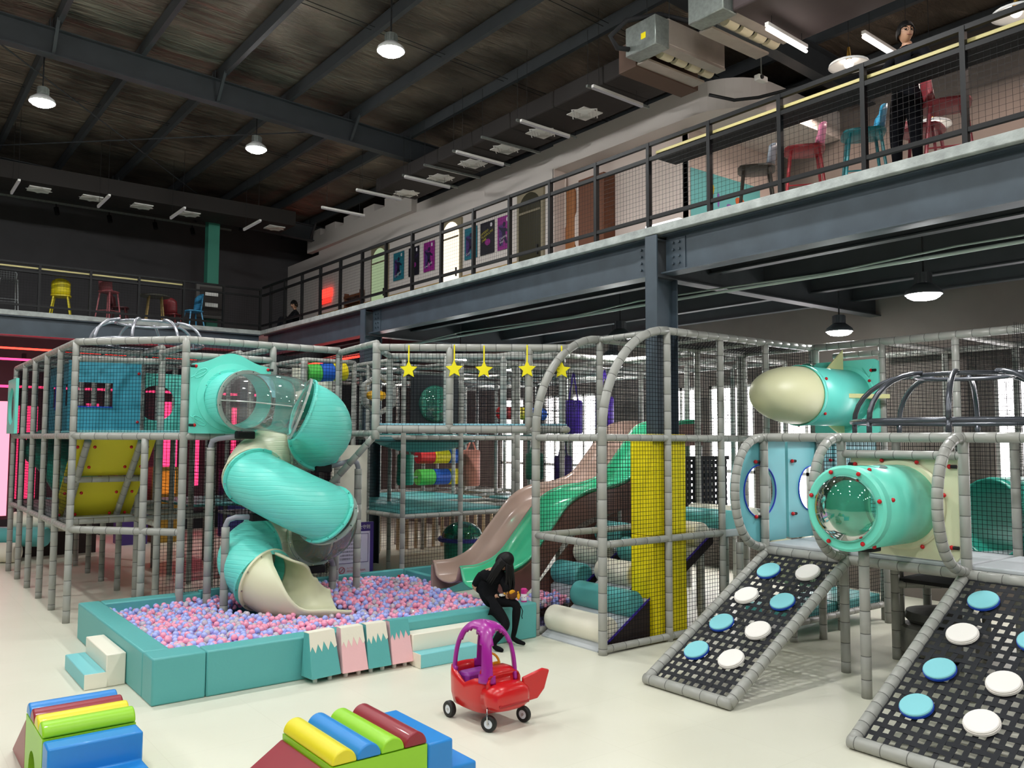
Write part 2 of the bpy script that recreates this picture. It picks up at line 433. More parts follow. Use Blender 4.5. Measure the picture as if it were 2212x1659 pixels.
for (x, z, r, lb) in ((8.75, 4.42, .02, 'pale conduit clipped below the mezzanine joists'), (8.9, 4.5, .012, 'thin cable sagging below the mezzanine joists')):
    pts = [(x+.03*math.sin(i*1.7), -2+i*1.5, z+(.03*math.sin(i*2.1) if r < .015 else 0)) for i in range(16)]
    tag(MB().tube(pts, r, 6).build('conduit', mat('pale_conduit', '#9fb0a8', .5), smooth=True), lb, 'conduit')

# upper floor white partition with crenellations
pw = thing('wall_upper', (10.6, 18, ZS), 'white partition wall with castle crenellations on the mezzanine', 'wall'); pw['kind'] = 'structure'
MB().box((10.6, 12.42, ZS), (10.8, 23.2, 8.3)).build('wall_panel', wallw, pw)
MB().box((10.6, 23.2, ZS), (10.8, 25.5, 8.0)).build('wall_panel', wallw, pw)
MB().box((10.45, 17.6, 8.1), (10.62, 23.7, 8.5)).build('parapet_band', wallw, pw)
for a, b in ((18.36, 18.95), (19.51, 20.11), (20.69, 21.28), (21.83, 22.47), (22.8, 23.5)):
    MB().box((10.45, a, 8.5), (10.75, b, 8.7)).build('merlon', wallw, pw)
MB().box((10.57, 13.5, ZS), (10.6, 23.2, 6.18)).build('wainscot', mat('ochre_board', '#a5823f', .6), pw)
# recess with counter graphic and the mural room
rw = thing('wall_recess', (10.9, 11, ZS), 'cream recessed wall beside the brown reception graphic', 'wall'); rw['kind'] = 'structure'
inner = mat('warm_white_wall', '#ddcdc4', .8)
MB().box((10.95, 9.3, ZS), (11.1, 12.42, 7.85)).build('wall_panel', inner, rw)
MB().box((10.6, 12.40, ZS), (11.1, 12.44, 7.85)).build('wall_return', inner, rw)
MB().box((10.95, 9.28, ZS), (X1, 9.42, 7.85)).build('mural_wall', inner, rw)
# soffit with rounded end
pts = [(10.6, 12.42), (X1, 12.42), (X1, 8.0)] + [(11.5-.9*math.sin(a), 8.9-.9*math.cos(a)) for a in [i*PI/2/10 for i in range(11)]]
MB().ext([(x, y, 7.83) for x, y in pts], (0, 0, .5)).build('soffit', wallw, rw)
# ------------------------------------------------------------------ lamps
LENS = emit('lamp_lens', '#f9faf8', 400.0)
LENS2 = emit('under_lamp_lens', '#faf9f7', 170.0)
shade_w = mat('lamp_shade_white', '#f2f2f2', 0.35)
shade_d = mat('lamp_shade_dark', '#3a3d42', 0.4)
def highbay(x, y, z, label, cat_group, lens, shade, top=None):
    t = thing('high_bay_lamp', (x, y, z), label, 'lamp', cat_group)
    MB().lathe([(.2, 0), (.205, .01), (.19, .05), (.13, .1), (.09, .13), (.085, .13)], (x, y, z), n=20).build('lamp_shade', shade, t, smooth=True, solid=.006)
    h = MB().cyl((x, y, z+.12), (x, y, z+.26), .085, 14)
    for i in range(12):
        a = i*PI/6; h.box((x+.085*math.cos(a)-.006, y+.085*math.sin(a)-.006, z+.13), (x+.095*math.cos(a)+.006, y+.095*math.sin(a)+.006, z+.25))
    h.build('heat_sink', galv if shade is shade_w else shade_d, t)
    MB().lathe([(.19, .012), (.18, -.02), (.13, -.05), (.06, -.062), (.001, -.064)], (x, y, z), n=12).build('lens', lens, t, smooth=True)
    MB().cyl((x, y, z+.26), (x, y, top or rz(x)+.72), .012, 6).build('stem', blackm, t)
    return t
for (x, y) in LAMP_XY:
    lb = {(2.2, 15.97): 'lit white high bay lamp over the left tower, seen beyond the main rafter',
          (5.93, 15.97): 'lit white high bay lamp beyond the main rafter, farthest over the hall centre',
          (5.93, 10.63): 'lit white high bay lamp hung in front of the main rafter'}.get((x, y), 'lit white high bay lamp above the open floor')
    highbay(x, y, LAMP_Z, lb, 'high bay lamps over the hall', LENS, shade_w)
for (x, y, lb) in ((9.71, 4.75, 'dark bell lamp under the mezzanine near the capsule climber'), (9.85, 9.84, 'dark bell lamp under the mezzanine beside the blue grey column'),
                   (9.8, 0.5, 'dark bell lamp under the mezzanine near the viewer'), (9.9, 14.6, 'dark bell lamp under the mezzanine over the trampoline'), (12.0, 7.2, 'dark bell lamp under the mezzanine by the outer wall'), (12.0, 12.2, 'dark bell lamp deep under the mezzanine'), (10.0, 17.8, 'added dark bell lamp brightening the far deck under the mezzanine'), (12.2, 16.0, 'added dark bell lamp brightening the floor by the far windows')):  # the last two lamps are added to brighten the far floor
    highbay(x, y, 4.2, lb, 'lamps under the mezzanine', LENS2, shade_d, 5.1)
# tube lights
LITT = emit('tube_lit', '#fff3ea', 14.0)
TUBE = emit('tube_off_white', '#d8d2d0', 0.22)
def tubelight(a, b, label, group, unlit=None, top=None):
    t = thing('tube_light', tuple((Vector(a)+Vector(b))/2), label, 'light', group)
    MB().bar(a, b, .05, .045).build('housing', white, t)
    a2 = Vector(a)-Vector((0, 0, .03)); b2 = Vector(b)-Vector((0, 0, .03))
    (MB().bar(a2, b2, .04, .02) if not unlit else MB().cyl(a2-Vector((0, 0, .03)), b2-Vector((0, 0, .03)), .02, 8)).build('diffuser', unlit or TUBE, t)
    for q in (.12, .88):
        p = Vector(a).lerp(Vector(b), q); MB().cyl(p, (p.x, p.y, top or (8.1 if 8.98 < p.x < 10.06 and 8 < p.y < 16.8 else rz(p.x)+.72)), .004, 4).build('suspension_wire', blackm, t)
for i, y in enumerate((9.18, 10.95, 12.9, 14.8, 16.25, 18.0)):
    x = 8.62 if i < 4 else 8.27
    tubelight((x, y, 7.9), (x+1.13, y+.04, 7.9), 'white tube light under the black duct, %s along from the air conditioners' % ('first', 'second', 'third', 'fourth', 'fifth', 'sixth')[i], 'tube lights under the long duct')
for i, x in enumerate((2.4, 4.15, 5.78, 7.6)):
    tubelight((x, 20.05, 7.9), (x, 21.2, 7.9), 'white tube light over the far mezzanine, %s' % ('above the wire chair', 'above the pink bar chair', 'above the blue chair', 'beside the green column')[i], 'tube lights over the far mezzanine')
for i, (a, b) in enumerate((((9.6, 5.35, 7.55), (10.9, 5.4, 7.55)), ((8.4, 5.9, 7.5), (9.3, 5.95, 7.5)), ((9.0, 4.0, 7.7), (10.2, 4.0, 7.7)), ((10.4, 3.4, 7.2), (11.6, 3.4, 7.2)))):
    tubelight(a, b, 'slim white tube light over the stools, %s' % ('behind the standing person', 'below the second air conditioner', 'above the tall red chair', 'beyond the yellow wall tag')[i], 'tube lights over the stools', LITT, 7.64 if i == 1 else None)
# ducts with square diffusers
ductm = mat('black_duct', '#26211f', 0.75, bump=.25, bscale=6)
d = thing('air_duct', (9.5, 12, 8.1), 'long black insulated air duct above the mezzanine railing', 'duct')
y = 8.16
while y < 16.7:
    MB().box((9.0, y, 8.1), (10.05, min(y+1.19, 16.75), 8.4)).build('duct_section', ductm, d, bevel=.03); y += 1.2
for i, y in enumerate((10.42, 11.56, 12.66, 13.77, 14.96, 16.39)):
    t = thing('air_diffuser', (9.6, y, 8.1), 'square white air diffuser under the black duct, %s from the air conditioners' % ('first', 'second', 'third', 'fourth', 'fifth', 'last')[i], 'vent', 'diffusers under the long duct')
    f = MB()
    for k in range(4):
        w = .22-.05*k; z = 8.09-.004*k
        f.lathe([(w*1.414, 0), (w*1.414-.03, -.01)], (9.6, y, z), n=4)
    f.build('louvre_frame', white, t, xf=Matrix.Translation((9.6, y, 0)) @ Matrix.Rotation(PI/4, 4, 'Z') @ Matrix.Translation((-9.6, -y, 0)))
    MB().box((9.38, y-.22, 8.085), (9.82, y+.22, 8.1)).build('back_plate', white, t)
for i, y in enumerate((9.5, 11.3, 12.35, 13.3, 14.35, 15.2)):
    t = thing('duct_hanger', (9.5, y, 8.05), 'dull steel strut bar carrying the duct, %s from the air conditioners' % ('first', 'second', 'third', 'fourth', 'fifth', 'sixth')[i], 'bracket', 'strut bars under the duct')
    MB().bar((8.8, y, 8.06), (10.2, y, 8.06), .04, .04).build('strut', galv, t)
    for x in (8.82, 10.18): MB().cyl((x, y, 8.08), (x, y, rz(x)+.5), .005, 4).build('threaded_rod', blackm, t)
d = thing('air_duct', (4, 21.7, 8.2), 'black air duct along the far mezzanine', 'duct')
MB().box((-2, 21.2, 8.22), (9.0, 22.3, 8.6)).build('duct_section', ductm, d)
for i, x in enumerate((3.0, 4.1, 5.23, 6.37, 8.62)):
    t = thing('air_diffuser', (x, 21.72, 8.2), 'square air diffuser under the far duct, %s from the left' % ('first', 'second', 'third', 'fourth', 'fifth')[i], 'vent', 'diffusers under the far duct')
    MB().box((x-.22, 21.5, 8.19), (x+.22, 21.94, 8.215)).build('back_plate', white, t)
    MB().lathe([(.28, 0), (.24, -.012), (.2, 0), (.16, -.012), (.12, 0)], (x, 21.72, 8.19), n=4).build('louvre_frame', white, t, xf=Matrix.Translation((x, 21.72, 0)) @ Matrix.Rotation(PI/4, 4, 'Z') @ Matrix.Translation((-x, -21.72, 0)))
# spotlight track on the far wall
t = thing('light_track', (4, 23.9, 8.6), 'pale lighting track with black spotlights along the far wall', 'track')
MB().bar((0, 23.9, 8.5), (8.2, 23.9, 8.5), .05, .05).build('rail', galv, t)
for i, x in enumerate((3.7, 4.95, 6.1, 7.1)):
    s = thing('spotlight', (x, 23.9, 8.4), 'black cylinder spotlight on the far wall track, %s from the left' % ('first', 'second', 'third', 'fourth')[i], 'spotlight', 'spotlights on the track')
    MB().cyl((x, 23.9, 8.47), (x, 23.9, 8.38), .015, 6).build('stem', black, s)
    MB().cyl((x, 23.9, 8.38), (x+.03, 23.86, 8.2), .06, 10).build('barrel', black, s)
# air conditioner units
acm = mat('ac_metal', '#a59a90', .45, .3, noise=.08, nscale=5)
acc = mat('ac_cream', '#d7ccae', .5)
for i, (y, z) in enumerate(((7.5, 7.6), (6.42, 7.62))):
    t = thing('air_conditioner', (8.75, y, z), ('open fan coil air conditioner with black hose' , 'second open fan coil air conditioner joined to the dark duct')[i], 'air conditioner')
    x0, x1 = 8.15, 9.32
    MB().box((x0-.25, y-.27, z+.02), (x0+.02, y+.27, z+.42)).build('control_box', galv, t, bevel=.01, seg=1)
    MB().box((x0, y-.27, z+.08), (x1, y-.05, z+.44)).build('casing', acm, t, bevel=.015, seg=1)
    MB().box((x0, y-.05, z+.2), (x1, y+.27, z+.44)).build('casing', acm, t, bevel=.015, seg=1)
    MB().box((x0, y+.1, z), (x1, y+.3, z+.03)).build('bottom_tray', acm, t)
    MB().box((x0, y-.27, z+.05), (x1, y-.12, z+.08)).build('bottom_tray', acm, t)
    for k in range(4):
        xx = x0+.16+k*.28
        MB().cyl((xx, y+.02, z+.13), (xx+.2, y+.02, z+.13), .085, 14).build('fan_scroll', acc, t, smooth='auto')
    for k in range(3): MB().cyl((x0+.38+k*.28, y+.02, z+.13), (x0+.42+k*.28, y+.02, z+.13), .05, 10).build('fan_motor', black, t)
    for q in ((x0+.1, y-.2), (x1-.1, y-.2), (x0+.1, y+.2), (x1-.1, y+.2)): MB().cyl((q[0], q[1], z+.44), (q[0], q[1], rz(q[0])+.5), .006, 4).build('hanger_rod', blackm, t)
    if i == 0:
        MB().box((x0-.02, y+.3, z-.02), (x1+.1, y+.62, z+.36)).build('plenum', mat('brown_plenum', '#5a4438', .8), t)
        MB().tube([(x0-.2, y+.2, z+.12), (x0-.42, y+.25, z+.1), (x0-.55, y+.25, z+.22), (x0-.4, y+.1, z+.42), (x0, y-.1, z+.55), (x0+.4, y-.3, z+.5), (x0+.6, y-.6, z+.5)], .035, 8).build('hose', blackm, t, smooth=True)
        MB().box((x0-.255, y-.1, z+.16), (x0-.25, y-.02, z+.24)).build('warning_sticker', yellow, t)
    else:
        MB().box((x0-.1, y-1.9, z+.02), (x1+.05, y-.28, z+.4)).build('plenum', mat('dark_plum_duct', '#463b3c', .75, bump=.2, bscale=5), t, bevel=.03)
tag(MB().tube([(9.42, 7.6, 7.45), (9.6, 7.3, 7.32), (9.75, 7.0, 7.3), (10.1, 5.6, 7.3), (10.2, 5.2, 7.3)], .025, 8).build('sprinkler_pipe', black, smooth=True), 'black sprinkler pipe crossing above the railing', 'pipe')
t = thing('security_camera', (9.62, 6.9, 7.5), 'small white bullet camera hung beside the sprinkler pipe', 'camera')
MB().box((9.55, 6.84, 7.46), (9.75, 6.93, 7.54)).build('housing', white, t, bevel=.012)
MB().cyl((9.6, 6.84, 7.5), (9.6, 6.82, 7.5), .03, 10).build('lens', black, t); MB().cyl((9.65, 6.88, 7.54), (9.65, 6.88, 9.0), .01, 6).build('stem', galv, t)
# pendant lamps with shallow shades
for (x, y, z, lb) in ((9.48, 5.48, 7.13, 'shallow white pendant lamp with brass neck left of the standing person'), (9.42, 3.55, 6.98, 'shallow white pendant lamp at the top corner'), (10.75, 5.1, 6.55, 'shallow white pendant lamp glowing behind the red chairs')):
    t = thing('pendant_lamp', (x, y, z), lb, 'lamp', 'pendant lamps over the mezzanine')
    MB().lathe([(.24, 0), (.23, .03), (.14, .07), (.04, .1)], (x, y, z), n=24).build('lamp_shade', shade_w, t, smooth=True, solid=.006)
    MB().cyl((x, y, z+.1), (x, y, z+.24), .03, 10, .015).build('neck', mat('brass', '#b08a3a', .3, 1.0), t)
    MB().cyl((x, y, z+.24), (x, y, 9.0), .004, 4).build('cable', blackm, t)
    MB().sphere((x, y, z+.03), .06, 10, 6).build('bulb', emit('bulb_%d' % int(x*100), '#fff0e0', 6), t, smooth=True)
# ------------------------------------------------------------------ text helper
TEXTS = []
def text(parent, body, o, xd, yd, size, m, name='lettering', align='LEFT', ext=0.0):
    c = bpy.data.curves.new(name, 'FONT'); c.body = body; c.size = size; c.align_x = align; c.extrude = ext; c.fill_mode = 'FRONT'; c.resolution_u = 2
    c.materials.append(m)
    ob = bpy.data.objects.new(name, c); COL.objects.link(ob)
    xd = Vector(xd).normalized(); yd = Vector(yd).normalized(); n = xd.cross(yd)
    Mx = Matrix((xd, yd, n)).transposed().to_4x4(); off = Vector(parent.get('_w') or (0, 0, 0))
    Mx.translation = Vector(o)-off
    ob.parent = parent; ob.matrix_local = Mx
    TEXTS.append(ob)
    return ob
# ------------------------------------------------------------------ long mezzanine railing
rail = thing('railing', (8.05, 12, ZS), 'black steel railing with wire mesh along the long mezzanine', 'railing')
ys = [0.5+i for i in range(0, 20)] + [20.4]
for y in ys:
    MB().box((8.02, y-.025, ZS), (8.08, y+.025, 6.4)).build('post', black, rail)
for z, h in ((6.38, .05), (6.18, .05), (5.4, .045)):
    MB().bar((8.05, 0.4, z), (8.05, 20.95, z), .05, h).build('rail', black, rail)
for a, b in zip(ys[:-1], ys[1:]):
    stuff(MB().net((8.05, a, 5.42), (0, b-a, 0), (0, 0, .74), .06, .0019).build('wire_mesh', black, rail))
wood = mat('light_wood', '#c9bd7e', .5)
ct = thing('bar_counter', (8.35, 4, 6.2), 'narrow bar counter with pale wood edge inside the long railing', 'counter')
MB().box((8.1, 0.6, 6.255), (8.5, 7.42, 6.29)).build('counter_top', wood, ct)
MB().box((8.12, 0.6, 6.2), (8.52, 7.45, 6.254)).build('support_board', blackm, ct)
# far mezzanine railing
rail2 = thing('railing', (4, 20.98, ZS), 'black steel railing with wire mesh along the far mezzanine', 'railing')
xs = [-0.1, .92, 1.95, 2.98, 4.01, 5.05, 6.08, 7.05, 8.0]
for x in xs: MB().box((x-.025, 20.95, ZS), (x+.025, 21.01, 6.35)).build('post', black, rail2)
for z in (6.33, 6.15, 5.4): MB().bar((-.1, 20.98, z), (8.02, 20.98, z), .05, .045, up=(0, 0, 1)).build('rail', black, rail2)
for a, b in zip(xs[:-1], xs[1:]): stuff(MB().net((a, 20.98, 5.42), (b-a, 0, 0), (0, 0, .72), .06, .0016).build('wire_mesh', black, rail2))
ct = thing('bar_counter', (3, 21.2, 6.2), 'narrow bar counter with pale wood edge inside the far railing', 'counter')
MB().box((-.1, 21.02, 6.23), (6.1, 21.35, 6.265)).build('counter_top', wood, ct)
MB().box((-.1, 21.03, 6.18), (6.1, 21.36, 6.229)).build('support_board', blackm, ct)

# ------------------------------------------------------------------ stools and chairs (moulded shell seat, four splayed legs)
def chair(x, y, rot, col, label, sh=.74, back=.22, group=None, w=.47, name='bar_stool', cat='stool', foot=True, z0=ZS, m=None, bc=None):
    m = m or mat('plastic_'+col[1:], col, .35)
    t = thing(name, (x, y, z0), label, cat, group, rz=rot, world=False)
    # seat: rounded slab, dished
    n = 24; out = []
    def sq(a, r):
        c, s = math.cos(a), math.sin(a); k = (abs(c)**4+abs(s)**4)**-.25; return (c*k*r, s*k*r)
    pr = [(.02, .03), (.3, .028), (.42, .022), (.5, .02), (.5, -.015), (.44, -.03), (.02, -.035)]
    mb = MB(); vs = []
    for r, h in pr:
        for i in range(n):
            q = sq(2*PI*i/n, r*w*2*.5); vs.append((q[0], q[1], sh+h-.012*(1 if h > 0 else 0)))
    fs = []
    for i in range(len(pr)-1):
        for k in range(n): fs.append((i*n+k, (i+1)*n+k, (i+1)*n+(k+1) % n, i*n+(k+1) % n))
    fs.append(tuple(range(n))); fs.append(tuple(reversed([(len(pr)-1)*n+k for k in range(n)])))
    mb.add(vs, fs).build('seat', m, t, smooth='auto')
    # curved backrest
    vs = []; K = 10; J = 4
    for j in range(J+1):
        for i in range(K+1):
            a = -1+2*i/K; hh = sh+.01+back*j/J*(1-.25*abs(a)**3)
            vs.append((a*w*.46, w*.46-.09*a*a+.04*j/J, hh))
    fs = [(j*(K+1)+i, j*(K+1)+i+1, (j+1)*(K+1)+i+1, (j+1)*(K+1)+i) for j in range(J) for i in range(K)]
    MB().add(vs, fs).build('backrest', mat('plastic_'+bc[1:], bc, .35) if bc else m, t, smooth=True, solid=.022)
    for sx in (-1, 1):
        for sy in (-1, 1):
            MB().cyl((sx*w*.34, sy*w*.34, sh-.02), (sx*w*.5, sy*w*.5, 0), .02, 8, .013).build('leg', m, t, smooth='auto')
    if foot:
        zf = .26*sh/.74; e = w*(.5-.16*zf/sh)
        for a, b in (((-e, -e), (e, -e)), ((e, -e), (e, e)), ((e, e), (-e, e)), ((-e, e), (-e, -e))):
            MB().cyl((a[0], a[1], zf), (b[0], b[1], zf), .009, 6).build('foot_rail', m, t)
    return t
G = 'stools along the long railing'
chair(9.05, 6.55, -2.5, '#4a453c', 'dark olive bar stool with grey back at the counter beside the red stool', back=.3, group=G, bc='#8b95a0')
chair(8.9, 5.75, -2.5, '#b0333a', 'red bar stool with back painted pink as if lit, between the olive and teal stools', back=.3, group=G, bc='#e884a8')
chair(8.95, 5.02, -2.5, '#2f8d96', 'teal bar stool with back painted bright blue as if lit, beside the standing person', back=.3, group=G, bc='#4ab8e8')
chair(8.95, 4.08, .5, '#a4444c', 'dull red high chair with tall back behind the standing person', .78, .36, G)
chair(9.35, 4.55, .2, '#b05560', 'faded pink red bar stool half hidden by the standing person', group=G)
chair(9.6, 3.3, .4, '#403a38', 'dark brown bar stool by the yellow tag near the top corner', group=G)
chair(9.1, 2.9, .4, '#38332f', 'dark bar stool at the edge of the picture on the mezzanine', group=G)
# red and teal stools above: lamplight put into the paler back colours
G = 'chairs on the far mezzanine'
chair(3.52, 21.6, PI-.25, '#e2cf1c', 'bright yellow shell chair behind the far railing', .5, .36, G, .42, 'shell_chair', 'chair', False)
chair(4.54, 21.65, PI-.9, '#b8676d', 'tall pink bar chair behind the far railing', .72, .34, G, .4, 'bar_chair', 'chair')
chair(5.0, 22.6, 1.2, '#7d3b40', 'dark red chair half hidden behind the pink bar chair', .5, .34, G, .42, 'shell_chair', 'chair', False)
chair(6.55, 21.75, -PI/2+.2, '#4ba3d3', 'light blue shell chair seen from the side on the far mezzanine', .46, .46, G, .42, 'shell_chair', 'chair', False)
chair(6.3, 22.7, 2.4, '#9c3b40', 'low red chair behind the light blue chair', .46, .4, G, .42, 'shell_chair', 'chair', False)
# wire chair
t = thing('wire_chair', (2.45, 21.6, ZS), 'pale wire frame chair at the left edge of the far mezzanine', 'chair', G)
wm = mat('pale_wire', '#9fa3a4', .4, .5)
for sx in (-1, 1):
    MB().tube([(2.45+sx*.2, 21.4, ZS), (2.45+sx*.17, 21.45, ZS+.75)], .011, 6).build('leg', wm, t)
    MB().tube([(2.45+sx*.2, 21.85, ZS), (2.45+sx*.17, 21.8, ZS+.75)], .011, 6).build('leg', wm, t)
MB().tube([(2.27, 21.8, ZS+.72), (2.25, 21.85, ZS+.95), (2.32, 21.87, ZS+1.05), (2.45, 21.88, ZS+1.08), (2.58, 21.87, ZS+1.05), (2.65, 21.85, ZS+.95), (2.63, 21.8, ZS+.72)], .012, 6).build('back_hoop', wm, t, smooth=True)
b = MB()
for i in range(7): x = 2.29+i*.053; b.tube([(x, 21.43, ZS+.74), (x, 21.8, ZS+.72), (x, 21.86, ZS+1.03)], .004, 4)
for i in range(5): b.tube([(2.28, 21.85, ZS+.78+i*.05), (2.62, 21.85, ZS+.78+i*.05)], .004, 4)
b.build('wire_seat', wm, t)
MB().tube([(2.26, 21.42, ZS+.3), (2.64, 21.42, ZS+.3), (2.64, 21.83, ZS+.3), (2.26, 21.83, ZS+.3)], .008, 6, closed=True).build('foot_rail', wm, t)
# round table
t = thing('round_table', (5.68, 22.0, ZS), 'round bar table with pale top and wooden legs on the far mezzanine', 'table')
MB().cyl((5.68, 22, ZS+.76), (5.68, 22, ZS+.8), .36, 28).build('table_top', mat('table_grey', '#8e8a80', .5), t, bevel=.008)
for a in (.6, 2.2, 3.8, 5.4): MB().cyl((5.68+.2*math.cos(a), 22+.2*math.sin(a), ZS+.77), (5.68+.3*math.cos(a), 22+.3*math.sin(a), ZS), .022, 8, .015).build('leg', mat('oak', '#a58a50', .5), t)
# cabinet on far wall, green column
t = thing('wall_cabinet', (6.9, 23.0, 6.0), 'wall cabinet with pale frame and two notice plates by the green column', 'cabinet')
MB().box((6.75, 22.2, 5.65), (7.5, 22.32, 6.55)).build('cabinet_frame', mat('cab_frame', '#55524f', .6), t)
MB().box((6.84, 22.17, 5.74), (7.41, 22.22, 6.46)).build('cabinet_door', mat('cab_door', '#241d1b', .5), t)
for z in (5.95, 6.24): MB().box((6.97, 22.155, z), (7.3, 22.17, z+.1)).build('notice_plate', white, t)
c = struct('column_green', MB().box((7.12, 20.62+1.9, ZS), (7.42, 22.8, 8.6)), mat('green_paint', '#3c8a76', .55)); tag(c, 'green painted steel column on the far mezzanine', 'column')
# red glowing sign
t = thing('led_sign', (10.5, 22.75, 6.6), 'small glowing red sign on the mezzanine by the far corner', 'sign')
MB().box((10.5, 22.2, 6.62), (10.58, 22.9, 6.86)).build('sign_panel', emit('sign_red', '#ff3b30', 2.6), t)
MB().box((10.5, 22.25, 6.45), (10.58, 22.9, 6.56)).build('sign_panel', emit('sign_red_low', '#ff3b30', 1.4), t)

# ------------------------------------------------------------------ posters and doors on the partition
pal = {'teal': mat('poster_teal', '#1d7182', .5), 'black': mat('poster_black', '#100d1c', .5), 'magenta': mat('poster_magenta', '#8d1d7e', .5), 'navy': mat('poster_navy', '#191338', .5),
       'violet': mat('poster_violet', '#4a2a6e', .5), 'yellow': mat('poster_yellow', '#c9bd3e', .5), 'white': mat('poster_white', '#d8d4da', .5)}
XD, YD = (0, -1, 0), (0, 0, 1)
def poster(y1, y0, base, title, label, lines=None, tc='white'):
    x = 10.585
    t = thing('poster', (x, (y0+y1)/2, 6.52), label, 'poster', 'posters on the partition')
    MB().box((x-.006, y0, 6.52), (x, y1, 7.23)).build('poster_sheet', pal[base], t)
    x -= .009
    yc = (y0+y1)/2
    if base != 'black':
        st = MB()
        st.ext([(x, y1-.06, 7.05), (x, y1-.2, 7.05), (x, y1-.2, 6.6), (x, y1-.06, 6.6)], (.002, 0, 0))
        st.build('stripe', pal['violet'], t)
        f = MB(); x -= .004
        f.ext([(x, yc+.05*math.cos(a)-.01, 7.05+.055*math.sin(a)) for a in [i*PI/6 for i in range(12)]], (.002, 0, 0))
        f.ext([(x, yc+.08, 6.98), (x, yc-.07, 6.97), (x, yc-.05, 6.78), (x, yc+.04, 6.76)], (.002, 0, 0))
        f.ext([(x, yc+.07, 6.98), (x, yc+.19, 7.04), (x, yc+.19, 7.0), (x, yc+.06, 6.9)], (.002, 0, 0))
        f.ext([(x, yc-.06, 6.97), (x, yc-.17, 6.9), (x, yc-.16, 6.86), (x, yc-.05, 6.9)], (.002, 0, 0))
        f.ext([(x, yc+.04, 6.8), (x, yc-.05, 6.8), (x, yc-.13, 6.65), (x, yc-.08, 6.62)], (.002, 0, 0))
        f.ext([(x, yc+.04, 6.8), (x, yc-.01, 6.78), (x, yc+.11, 6.6), (x, yc+.15, 6.63)], (.002, 0, 0))
        f.build('jumping_figure', pal['navy'], t)
    else:
        MB().ext([(x, yc-.02+.1*math.cos(a), 6.78+.07*math.sin(a)) for a in [i*PI/8 for i in range(16)]], (.002, 0, 0)).build('round_logo', pal['magenta'], t)
    x -= .006
    d = Vector((0, -1, .28)).normalized(); u = Vector((0, .28, 1)).normalized()
    for i, s in enumerate(lines or [title]):
        z = (7.0-.075*i) if lines else 6.66
        text(t, s, (x, y1-.03-.02*i if lines else yc+.16, z-.06), d, u, .075 if lines else .085, pal[tc])
    MB().ext([(x, y0+.1+.04*math.cos(a), 7.14+.045*math.sin(a)) for a in [i*PI/4 for i in range(8)]], (.002, 0, 0)).build('badge', pal['white'], t)
poster(18.68, 18.16, 'teal', 'Dodgeball', 'teal poster of a jumping figure beside the pale green door')
poster(17.93, 17.43, 'black', '', 'black poster between a teal and a magenta poster', ['OKIDDO', 'TRAMPOLINE', 'PARK'], 'violet')
poster(17.22, 16.73, 'magenta', 'Free Jump', 'magenta poster reading Free Jump left of the glowing arched door')
poster(15.47, 14.99, 'teal', 'Dunk', 'teal poster of a jumping figure right of the glowing arched door')
poster(14.86, 14.35, 'black', '', 'black poster with slanted yellow lettering', ['OKIDDO', 'TRAMPOLINE', 'PARK'], 'yellow')
poster(14.23, 13.77, 'magenta', 'Climbing wall', 'magenta poster of a figure beside the olive arched door', ['', '', '', 'Climbing', 'Wall'], 'white')
def arch_poly(x, ya, yb, z0, z1, n=12):
    r = (yb-ya)/2; yc = (ya+yb)/2
    return [(x, ya, z0), (x, yb, z0)] + [(x, yc+r*math.cos(a), z1-r+r*math.sin(a)) for a in [i*PI/n for i in range(n+1)]]
def door(i, ya, yb, ztop, glass, frame, label):
    t = thing('door_%d' % i, (10.58, (ya+yb)/2, ZS), label, 'door'); t['kind'] = 'structure'
    MB().box((10.55, ya-.08, ZS), (10.6, yb+.08, ztop+.04)).build('door_frame', frame, t)
    MB().ext(arch_poly(10.535, ya, yb, ZS, ztop), (.02, 0, 0)).build('door_leaf', glass, t)
    MB().box((10.525, ya, 7.1), (10.55, yb, 7.14)).build('transom', frame, t)
    MB().box((10.5, ya+.05, 6.2), (10.53, ya+.08, 6.4)).build('handle', black, t)
beige = mat('door_frame_beige', '#8b8068', .6)
door(1, 12.75, 13.44, 7.52, mat('olive_glass', '#3d3a2c', .2), beige, 'olive arched door with dark glass between posters and brown graphic')
door(2, 15.65, 16.33, 7.5, emit('door_glow', '#fff0d8', 1.6), beige, 'arched door glowing warm white between the posters')
door(3, 19.0, 19.75, 7.5, emit('door_green', '#c8e0b0', .55), beige, 'pale green lit door beside the teal poster')
t = thing('pallet_shelf', (10.45, 20.7, ZS), 'brown slatted wooden shelf leaning by the pale green door', 'shelf')
for i in range(6): MB().box((10.42, 20.2, ZS+.25+i*.17), (10.56, 21.15, ZS+.31+i*.17)).build('slat', brownw, t)
for y in (20.2, 21.1): MB().box((10.44, y, ZS), (10.56, y+.05, ZS+1.25)).build('upright', brownw, t)
# brown reception graphic on the recess wall
t = thing('reception_panel', (10.9, 11.9, ZS), 'tall brown board with rounded cut-outs behind the railing', 'panel')
x = 10.9
tan = mat('tan_board', '#a4693c', .6, noise=.08, nscale=8, stretch=(1, 1, 6))
def stadium(ya, yb, z0, z1, n=10, flat0=False):
    r = (yb-ya)/2; yc = (ya+yb)/2
    p = [(x, yc+r*math.cos(a), z1-r+r*math.sin(a)) for a in [i*PI/n for i in range(n+1)]]
    return p + ([(x, ya, z0), (x, yb, z0)] if flat0 else [(x, yc+r*math.cos(a), z0+r+r*math.sin(a)) for a in [PI+i*PI/n for i in range(n+1)]])
MB().ext(stadium(12.5, 12.85, ZS, 7.9, flat0=True), (.04, 0, 0)).build('board', tan, t)
MB().ext(stadium(12.13, 12.4, ZS, 7.5, flat0=True), (.04, 0, 0)).build('board', tan, t)
